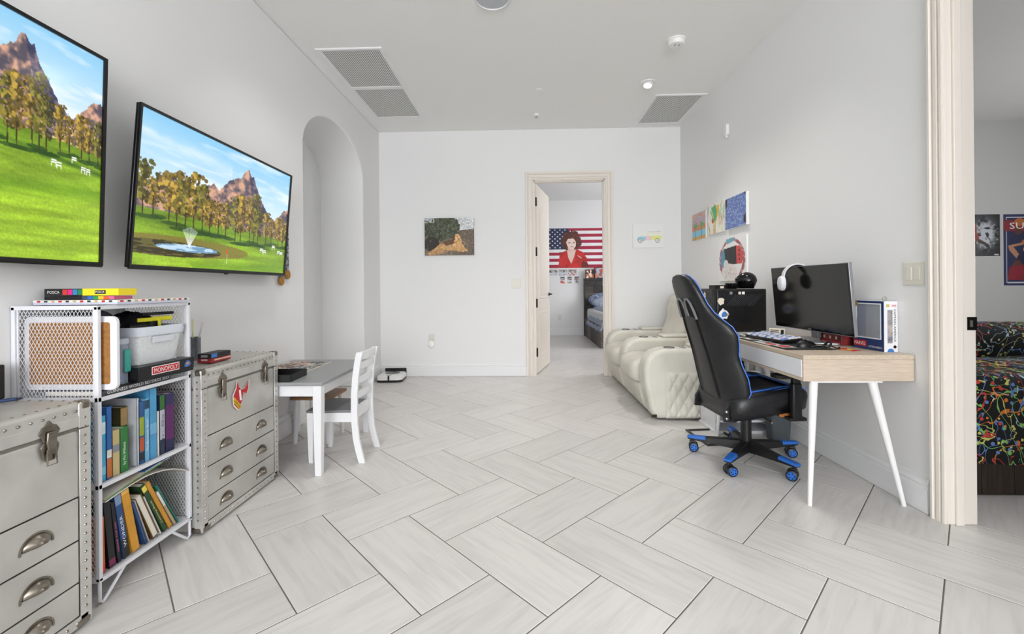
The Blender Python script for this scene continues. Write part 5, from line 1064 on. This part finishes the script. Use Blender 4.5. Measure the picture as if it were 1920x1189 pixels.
# ================================================================== gaming chair
LBK = mat('leather_black', '#141518', .38, var=.25, scale=12, bump=.25, bscale=90); LBL = mat('leather_blue', '#2e68c4', .42, bump=.2, bscale=90); PIPE = mat('piping_blue', '#4f82e0', .45)
NYL = mat('nylon_black', '#101113', .4); BLUP = mat('plastic_blue', '#2468c4', .4)
gc = thing('gaming_chair', 'black and blue gaming chair on a five-star base at the desk', 'chair', (1.395, 2.80, 0), math.radians(4))
TH = math.radians(4)
col_ = MB().cyl((0, 0, .10), (0, 0, .30), .032, n=20).cyl((0, 0, .06), (0, 0, .115), .052, .045, 24).build('gas_lift', NYL, gc)
for k, ang in enumerate((-68, 8, 80, 152, 227)):
    A = math.radians(ang) - TH; T = Matrix.Rotation(A, 4, 'Z'); 
    lg = MB(T).loft([[(x, -w_, z0), (x, w_, z0), (x, w_ * .75, z1), (x, -w_ * .75, z1)] for x, w_, z0, z1 in ((.03, .034, .062, .122), (.12, .030, .068, .118), (.24, .025, .074, .106), (.325, .024, .078, .100), (.345, .020, .080, .098))]).build('base_arm', NYL, gc, bevel=.004)
    MB(T).loft([[(x, -w_, z0), (x, w_, z0), (x, w_ * .75, z1), (x, -w_ * .75, z1)] for x, w_, z0, z1 in ((.235, .0256, .090, .1085), (.325, .0246, .088, .1025), (.347, .021, .086, .1005))]).build('blue_cap', BLUP, lg, bevel=.003)
    cs_ = math.radians((30, -20, 60, 10, -40)[k]); C = T @ TR(.322, 0, 0, rz=cs_)
    q = MB(C).cyl((0, 0, .05), (0, 0, .085), .010, n=10).loft([[(-.02, -.009, .03), (.012, -.009, .03), (.012, .009, .03), (-.02, .009, .03)], [(-.028, -.012, .052), (.014, -.012, .052), (.014, .012, .052), (-.028, .012, .052)], [(-.018, -.010, .066), (.012, -.010, .066), (.012, .010, .066), (-.018, .010, .066)]]).build('caster_fork', NYL, lg)
    for s_ in (-1, 1):
        W_ = C @ TR(-.012, s_ * .021, .0305, rx=PI / 2)
        MB(W_).lathe([(.010, -.010), (.026, -.010), (.0300, -.007), (.0300, .007), (.026, .010), (.010, .010)], n=24).build('caster_wheel', NYL, lg)
        hb = MB(W_).lathe([(.003, -.0112), (.022, -.0112), (.023, -.009), (.023, .009), (.022, .0112), (.003, .0112)], n=24)
        hb.build('blue_hub', BLUP, lg)
        sp_ = MB(W_)
        for q5 in range(5):
            a5 = 2 * PI * q5 / 5
            for zz in (-.0118, .0118): sp_.lathe([(.0042, zz - .0006), (.0042, zz + .0006), (.0008, zz + .0006)], (.014 * math.cos(a5), .014 * math.sin(a5), 0), 8)
        o = sp_.build('hub_holes', NYL, lg); o['kind'] = 'stuff'
MB().box(-.10, .10, -.085, .085, .295, .325).box(-.14, .16, -.03, .03, .318, .345).build('mechanism', NYL, gc, bevel=.006)
MB().tube([(.02, -.08, .31), (.02, -.17, .308), (.02, -.23, .302)], .006, 8).build('tilt_lever', STEEL, gc)
# seat: y lateral, x forward
def seatf(u, v):
    a = 2 * PI * u; e = .35; cx = math.copysign(abs(math.cos(a)) ** e, math.cos(a)); cy = math.copysign(abs(math.sin(a)) ** e, math.sin(a))
    k = (.86, .97, 1.0, .99, .93, .80, .45, .02)[int(round(v * 7))]; z = (.345, .352, .375, .405, .428, .440, .430, .428)[int(round(v * 7))]
    x = .245 * k * cx + .02; y = .255 * k * cy; lift = .028 * max(0, abs(y) / .255 - .62) / .38 if v > .35 else 0
    return (x, y, z + lift + .17 * (x + .2) - (.03 * max(0, x - .16) / .1 if v > .3 else 0) - (.04 if v < .2 else 0))
st_ = MB().grid(64, 8, seatf, True).build('seat', LBK, gc, smooth=80)
for s_ in (-1, 1):
    MB().grid(14, 3, lambda u, v: (-.15 + .35 * u, s_ * (.150 + .062 * v), .4515 + .0595 * u + .014 * v - .018 * max(0, u - .75) / .25)).build('blue_insert', LBL, st_, solid=.004, smooth=80)
    MB().tube([(-.15 + .38 * t, s_ * (.232 - .012 * abs(t - .5)), .452 + .075 * t - .030 * max(0, t - .72) / .28) for t in np.linspace(0, 1, 16)], .0032, 6).build('piping', PIPE, st_)
MB().grid(10, 4, lambda u, v: (.17 + .075 * v, -.20 + .40 * u, .503 - .014 * v)).build('blue_front_insert', LBL, st_, solid=.004, smooth=80)
# backrest rings: (t, half width, thickness, wing)
BK = [(.385, .205, .050, .02), (.42, .232, .070, .05), (.48, .250, .080, .08), (.56, .250, .082, .085), (.64, .238, .080, .075), (.70, .236, .080, .075), (.76, .250, .086, .085), (.815, .258, .088, .09), (.865, .246, .086, .078), (.905, .212, .082, .052), (.945, .184, .080, .03), (.995, .168, .080, .015), (1.05, .158, .080, .01), (1.10, .146, .078, .006), (1.135, .126, .074, .003), (1.160, .094, .062, 0), (1.174, .045, .035, 0)]
def backx(z): return -.185 - .30 * (z - .385) + .02 * math.sin((z - .385) * 3.4)
def bring(z, w_, th, wing, n=40):
    out = []
    for i in range(n):
        a = 2 * PI * i / n; e = .55; cy = math.copysign(abs(math.cos(a)) ** e, math.cos(a)); cx = math.copysign(abs(math.sin(a)) ** .7, math.sin(a)); y = w_ * cy
        out.append((backx(z) + th / 2 * cx + wing * abs(cy) ** 3, y, z))
    return out
br_ = MB().loft([bring(*r_) for r_ in BK]).build('backrest', LBK, gc, smooth=80)
for s_ in (-1, 1):
    MB().tube([(backx(z) + wing + .012, s_ * (w_ + .001), z) for z, w_, th, wing in BK[1:]], .0030, 6).build('piping', PIPE, br_)
    # no opening cut: black inset imitates the dark slot; grey frame, rear face
    zz = [(.915, .016), (.955, .012), (1.000, .018), (1.020, .036), (1.020, .068), (1.000, .086), (.955, .100), (.900, .108)]
    rear = lambda y, z, o: (backx(z) - .040 - o + .010 * (abs(y) / .17) ** 3, y, z)
    MB().add([rear(s_ * y, z, .0030) for z, y in zz] + [rear(s_ * y, z, .0) for z, y in zz], [tuple(range(8)), tuple(range(8, 16))] + [(i, (i + 1) % 8, 8 + (i + 1) % 8, 8 + i) for i in range(8)]).build('dark_slot_inset', mat('slot_black', '#040405', .9), br_)
    MB().tube([rear(s_ * y, z, .004) for z, y in zz], .0075, 8).build('slot_frame', mat('slot_grey_frame', '#77777a', .35), br_)
    # rear seams / dark bands running down
    MB().tube([(backx(z) - th / 2 + .001, s_ * (.085 + .02 * (1 - (z - .45) / .5)), z) for z, w_, th, wing in BK[1:10]], .004, 6).build('rear_seam', mat('seam_black', '#060607', .8), br_)
for s_ in (-1, 1):
    bkt = MB().prism([(-.245, .30), (-.17, .295), (-.13, .33), (-.15, .42), (-.20, .43), (-.24, .37)], 'y', s_ * .175, s_ * .192).build('recline_bracket', NYL, gc, bevel=.003)
    for (x, z) in ((-.228, .32), (-.228, .36), (-.18, .315), (-.19, .35), (-.155, .335)): MB(TR(x, s_ * .192, z, rx=-s_ * PI / 2)).lathe([(.009, 0), (.008, .006), (.002, .008)], n=12).build('bolt', STEEL, bkt)
    ar = MB().box(.10, .155, s_ * .262, s_ * .298, .335, .545).build('armrest_post', NYL, gc, bevel=.008); MB().box(.08, .18, s_ * .12, s_ * .300, .330, .348).build('armrest_bracket', NYL, ar, bevel=.003)
    MB().box(.106, .149, s_ * .266, s_ * .294, .54, .576).build('armrest_slider', mat('nylon_dark2', '#1b1c1f', .4), ar, bevel=.004)
    MB().prism(rrect(-.005, .245, s_ * .28 - .045, s_ * .28 + .045, .03), 'z', .575, .597).build('armrest_pad', mat('pad_pu', '#111214', .6), ar, bevel=.006, seg=3)

MB().box(-.17, .22, -.15, -.135, .345, .357).box(-.17, .22, .135, .15, .345, .357).build('footrest_rails', STEEL, gc)
MB(TR(.10, -.235, .352, rx=.5)).box(-.045, .045, -.02, .02, -.001, .001).build('warning_tag', mat('tag_orange', '#d98a4a', .6), gc)

# ================================================================== recliner sofa
LTH = mat('leather_cream', '#d6d3c8', .42, var=.04, scale=7, bump=.12, bscale=120); LTH2 = mat('leather_cream_soft', '#d3cfc3', .48, var=.05, scale=5, bump=.25, bscale=18)
sf = thing('recliner_sofa', 'cream leather recliner sofa with quilted side panel and cup holders', 'sofa', (1.04, 3.60, 0))
# local: x from front (0) to back (.86), y along the length (0 .. 1.76)
SL, AW, AH = 1.76, .20, .585
def arm(y0, y1, dpt=.86):
    pr = [(.02, 0.012), (-.012, .08), (-.055, .30), (-.062, .42), (-.040, .51), (.02, .562), (.10, AH), (dpt - .06, AH), (dpt, AH - .04), (dpt, .012)]
    return MB().prism(pr, 'y', y0, y1).build('arm', LTH, sf, bevel=.035, seg=4, smooth=60)
for y0 in (0, (SL - AW) / 2, SL - AW):
    a_ = arm(y0, y0 + AW); yc = y0 + AW / 2
    MB(TR(.17, yc, AH - .001)).lathe([(.046, 0), (.046, .005), (.040, .006), (.038, -.03), (.003, -.032)], n=28).build('cup_holder', mat('cup_dark', '#2a2723', .3, metal=.4), a_)
    MB().box(.34, .74, yc - AW / 2 + .02, yc + AW / 2 - .02, AH, AH + .028).build('console_lid', LTH, a_, bevel=.012, seg=3)
    MB().box(.265, .30, yc - .05, yc + .05, AH, AH + .005).build('control_panel', mat('control_grey', '#8b9097', .3), a_, bevel=.002)
    if y0 == 0:
        MB().box(-.010, .035, -.004, .0, .025, .050).build('badge', mat('badge_dark', '#3a3220', .4, metal=.6), a_)
        MB().box(.108, .855, -.007, .004, .02, .40).build('panel_border', LTH, a_, bevel=.004)
        def quilt(u, v):
            x, z = .115 + .735 * u, .025 + .37 * v; p, q = (x / .084 + z / .150), (x / .084 - z / .150)
            ed = min(1, min(u, 1 - u) * 40, min(v, 1 - v) * 25)
            return (x, -.009 - .022 * ed * (abs(math.sin(PI * p / 1.0)) * abs(math.sin(PI * q / 1.0))) ** .42, z)
        MB().grid(150, 90, quilt).build('quilted_panel', LTH, a_, smooth=180)
for k in range(2):
    y0 = AW + k * ((SL - AW) / 2); y1 = y0 + (SL - 3 * AW) / 2; g = .006
    def cush(u, v, y0=y0, y1=y1):
        a = 2 * PI * u; e = .4; cx = math.copysign(abs(math.cos(a)) ** e, math.cos(a)); cy = math.copysign(abs(math.sin(a)) ** e, math.sin(a)); kk = (.90, .99, 1.0, .97, .80, .02)[int(round(v * 5))]; z = (.27, .31, .38, .43, .455, .47)[int(round(v * 5))]
        return (.27 + .36 * kk * cx - (.03 if cx < -.5 else 0), (y0 + y1) / 2 + ((y1 - y0) / 2 - g) * (1 if v < .7 else kk) * cy * (1 if v >= .7 else min(1, kk + .05)), z + .012 * math.sin(u * 23) * (v > .3))
    MB().grid(60, 6, cush, True).build('seat_cushion', LTH2, sf, smooth=80)
    MB().prism([(.005, .03), (-.035, .14), (-.055, .25), (-.02, .285), (.3, .285), (.3, .03)], 'y', y0 + g, y1 - g).build('footrest', LTH2, sf, bevel=.03, seg=4, smooth=60)
    def bkf(u, v, y0=y0, y1=y1):
        a = 2 * PI * u; e = .5; cx = math.copysign(abs(math.cos(a)) ** e, math.cos(a)); cy = math.copysign(abs(math.sin(a)) ** e, math.sin(a)); z = .42 + .62 * v
        th = .10 * (1 - .35 * abs(2 * v - .9) ** 3) + .02 * math.sin(v * 9.4); sq = 1 if v < .85 else math.sqrt(max(.02, 1 - ((v - .85) / .152) ** 2))
        return (.60 + .16 * v + th * cx * (.4 + .6 * sq), (y0 + y1) / 2 + ((y1 - y0) / 2 + .035 * v) * cy * (.75 + .25 * sq), z)
    MB().grid(48, 22, bkf, True).build('backrest', LTH2, sf, smooth=80)
    MB().box(.62, .80, y0 + .04, y1 - .04, .80, 1.00).build('headrest', LTH2, sf, bevel=.06, seg=4)
MB().box(.06, .84, .03, SL - .03, .012, .24).build('base', mat('base_dark', '#2b2a28', .8), sf); MB().box(.80, .865, .02, SL - .02, .05, .60).build('back_panel', LTH, sf, bevel=.02)

# ================================================================== side room: bed and posters
def splat_mat(name, s0=1.0):
    m = bpy.data.materials.new(name); m.use_nodes = True; nt = m.node_tree; b = nt.nodes['Principled BSDF']; b.inputs['Roughness'].default_value = .85
    tc = nt.nodes.new('ShaderNodeTexCoord'); prev = None
    cols = ('#e0782e', '#7fc26a', '#5f86c4', '#c9433a', '#d8cf6a', '#b9d8e0')
    base = nt.nodes.new('ShaderNodeRGB'); base.outputs[0].default_value = (*lin('#0a0b10'), 1); prev = base.outputs[0]
    for i, c_ in enumerate(cols):
        mp = nt.nodes.new('ShaderNodeMapping'); mp.inputs['Location'].default_value = (i * 3.7, i * 1.3, i * 2.1); mp.inputs['Rotation'].default_value = (.4 * i, .9 * i, .7 * i); mp.inputs['Scale'].default_value = (s0, s0, s0)
        nt.links.new(tc.outputs['Object'], mp.inputs['Vector'])
        nz = nt.nodes.new('ShaderNodeTexNoise'); nz.inputs['Scale'].default_value = 3.2; nz.inputs['Detail'].default_value = 2.5; nz.inputs['Distortion'].default_value = 1.6; nt.links.new(mp.outputs[0], nz.inputs['Vector'])
        # thin filaments where the noise crosses a level
        sb = nt.nodes.new('ShaderNodeMath'); sb.operation = 'SUBTRACT'; sb.inputs[1].default_value = .46 + .03 * (i % 3); nt.links.new(nz.outputs['Fac'], sb.inputs[0])
        ab = nt.nodes.new('ShaderNodeMath'); ab.operation = 'ABSOLUTE'; nt.links.new(sb.outputs[0], ab.inputs[0])
        lt = nt.nodes.new('ShaderNodeMath'); lt.operation = 'LESS_THAN'; lt.inputs[1].default_value = .0075; nt.links.new(ab.outputs[0], lt.inputs[0])
        vo = nt.nodes.new('ShaderNodeTexVoronoi'); vo.inputs['Scale'].default_value = 11 + 2 * i; nt.links.new(mp.outputs[0], vo.inputs['Vector'])
        l2 = nt.nodes.new('ShaderNodeMath'); l2.operation = 'LESS_THAN'; l2.inputs[1].default_value = .17; nt.links.new(vo.outputs['Distance'], l2.inputs[0])
        mx = nt.nodes.new('ShaderNodeMath'); mx.operation = 'MAXIMUM'; nt.links.new(lt.outputs[0], mx.inputs[0]); nt.links.new(l2.outputs[0], mx.inputs[1])
        n3 = nt.nodes.new('ShaderNodeTexNoise'); n3.inputs['Scale'].default_value = 2.5; nt.links.new(mp.outputs[0], n3.inputs['Vector'])
        g3 = nt.nodes.new('ShaderNodeMath'); g3.operation = 'GREATER_THAN'; g3.inputs[1].default_value = .45; nt.links.new(n3.outputs['Fac'], g3.inputs[0])
        ml = nt.nodes.new('ShaderNodeMath'); ml.operation = 'MULTIPLY'; nt.links.new(mx.outputs[0], ml.inputs[0]); nt.links.new(g3.outputs[0], ml.inputs[1])
        mc = nt.nodes.new('ShaderNodeMix'); mc.data_type = 'RGBA'; nt.links.new(ml.outputs[0], mc.inputs['Factor']); nt.links.new(prev, mc.inputs['A']); mc.inputs['B'].default_value = (*lin(c_), 1); prev = mc.outputs['Result']
    nt.links.new(prev, b.inputs['Base Color']); return m
SPL = splat_mat('splatter_fabric', 1.15)
sb_ = thing('splatter_daybed', 'daybed with a black paint-splatter cover in the side room', 'bed', (2.20, 2.33, 0))
MB().box(.0, 2.0, .02, .80, .0, .05).build('plinth', mat('walnut_dark', '#241c18', .6), sb_)
for k in range(12): MB().box(.0 + k * .168, .164 + k * .168, .0, .024, .004, .200).build('front_board', mat('walnut', '#33281f', .6, var=.3, scale=6, stretch=(12, 1, 1)), sb_, bevel=.003)
MB().box(.01, 1.99, .03, .80, .05, .58).build('mattress', BLACKP, sb_, bevel=.04)
MB().grid(60, 26, lambda u, v: (lambda y, z: (-.0 + 2.02 * u, y + .006 * math.sin(u * 41) * (v < .45), z + .005 * math.sin(u * 26 + v * 9)))(*((-.022 + .012 * v / .45, .175 + .43 * (v / .45)) if v < .45 else (-.01 + .70 * (v - .45) / .55, .61 + .022 * math.sin(PI * (v - .45) / .55))))).build('comforter', SPL, sb_, solid=.02, smooth=80)
MB().grid(50, 20, lambda u, v: (.02 + 1.96 * u, .60 + .09 * math.sin(PI * v) * -1 + .12 * v, .60 + .225 * math.sin(PI / 2 * min(1, v * 1.15)) + .008 * math.sin(9 * u))).build('bolster', SPL, sb_, solid=.05, smooth=80)
P = Paint(60, 100, (.05, .06, .07)); U, V = P.U, P.V; nz = P.noise(8, 12, 101, 4); P.put(np.exp(-(((U - .55) / .30) ** 2 + ((V - .48) / .32) ** 2)) * 1.5 * (nz > .38), (.85, .87, .9), .9)
for k in range(16): a = 2 * PI * k / 16; P.line((.55 + .22 * math.cos(a), .48 + .2 * math.sin(a)), (.55 + .42 * math.cos(a), .48 + .34 * math.sin(a)), .03, (.80, .82, .85), .6)
P.put(nz < .40, (.04, .05, .06), .7); P.ell(.18, .17, .07, .05, (.25, .15, .11)); P.poly([(.08, .24), (.28, .24), (.30, .46), (.10, .48)], (.62, .12, .14)); P.poly([(.08, .48), (.34, .46), (.38, .62), (.12, .66)], (.58, .10, .13)); P.poly([(.28, .58), (.40, .60), (.66, .72), (.62, .76), (.34, .68)], (.24, .15, .11)); P.poly([(.10, .64), (.22, .64), (.26, .88), (.16, .9)], (.24, .15, .11)); P.rect(.82, .95, .955, .985, (.85, .85, .85))
def poster(label, M, w, h, P):
    t = thing('wall_poster', label, 'poster', M.translation[:], M.to_euler().z, 'basketball posters in the side room')
    MB().box(-w / 2, w / 2, -.002, -.0004, -h / 2, h / 2).build('paper', INKK, t); printed('print', P, w, h, t, TR(0, -.0026, 0), PRINTG); return t
poster('dark basketball poster with a white burst in the side room', TR(5.525, 5.40, 1.68), .385, .50, P)
P = Paint(80, 150, (.16, .20, .36)); U, V = P.U, P.V; P.rect(.06, .94, .04, .96, (.80, .80, .84)); P.rect(.075, .925, .05, .95, (.14, .17, .33)); P.rect(.0, 1, .08, .24, (.45, .14, .20)); P.rect(.0, 1, .095, .225, (.52, .15, .20))
SK = (.72, .53, .42); SK2 = (.36, .22, .17); BALL = (.72, .42, .22)
P.poly([(.12, .42), (.18, .26), (.48, .24), (.56, .44), (.5, .56), (.2, .56)], (.15, .17, .30)); P.ell(.33, .24, .09, .045, SK2); P.ell(.36, .11, .12, .055, BALL)
P.poly([(.60, .25), (.9, .26), (.95, .6), (.62, .58)], (.50, .16, .18)); P.ell(.76, .24, .09, .045, SK2)
P.poly([(.30, .60), (.40, .52), (.66, .52), (.76, .60), (.80, .84), (.28, .84)], (.13, .15, .26)); P.poly([(.10, .44), (.18, .43), (.34, .56), (.28, .62), (.12, .50)], SK); P.poly([(.92, .44), (.84, .43), (.70, .56), (.76, .62), (.90, .50)], SK); P.line((.14, .45), (.48, .405), .06, SK, asp=1.8); P.line((.88, .45), (.56, .405), .06, SK, asp=1.8); P.ell(.52, .495, .085, .048, (.80, .62, .52)); P.ell(.52, .465, .085, .025, (.34, .22, .16)); P.ell(.52, .395, .12, .045, BALL)
P.poly([(.08, .92), (.12, .76), (.22, .70), (.42, .70), (.52, .78), (.56, .93)], (.55, .13, .18)); P.ell(.30, .685, .085, .046, SK2); P.ell(.66, .88, .14, .055, BALL); P.poly([(.42, .86), (.60, .88), (.58, .92), (.4, .91)], SK2); P.rect(.10, .90, .955, .968, (.8, .8, .82))
po = poster('tall navy basketball poster with several players in the side room', TR(6.02, 5.40, 1.50), .52, .855, P)
text('SUPER', INKW, po, TR(.02, -.003, .29), width=.42, height=.075)
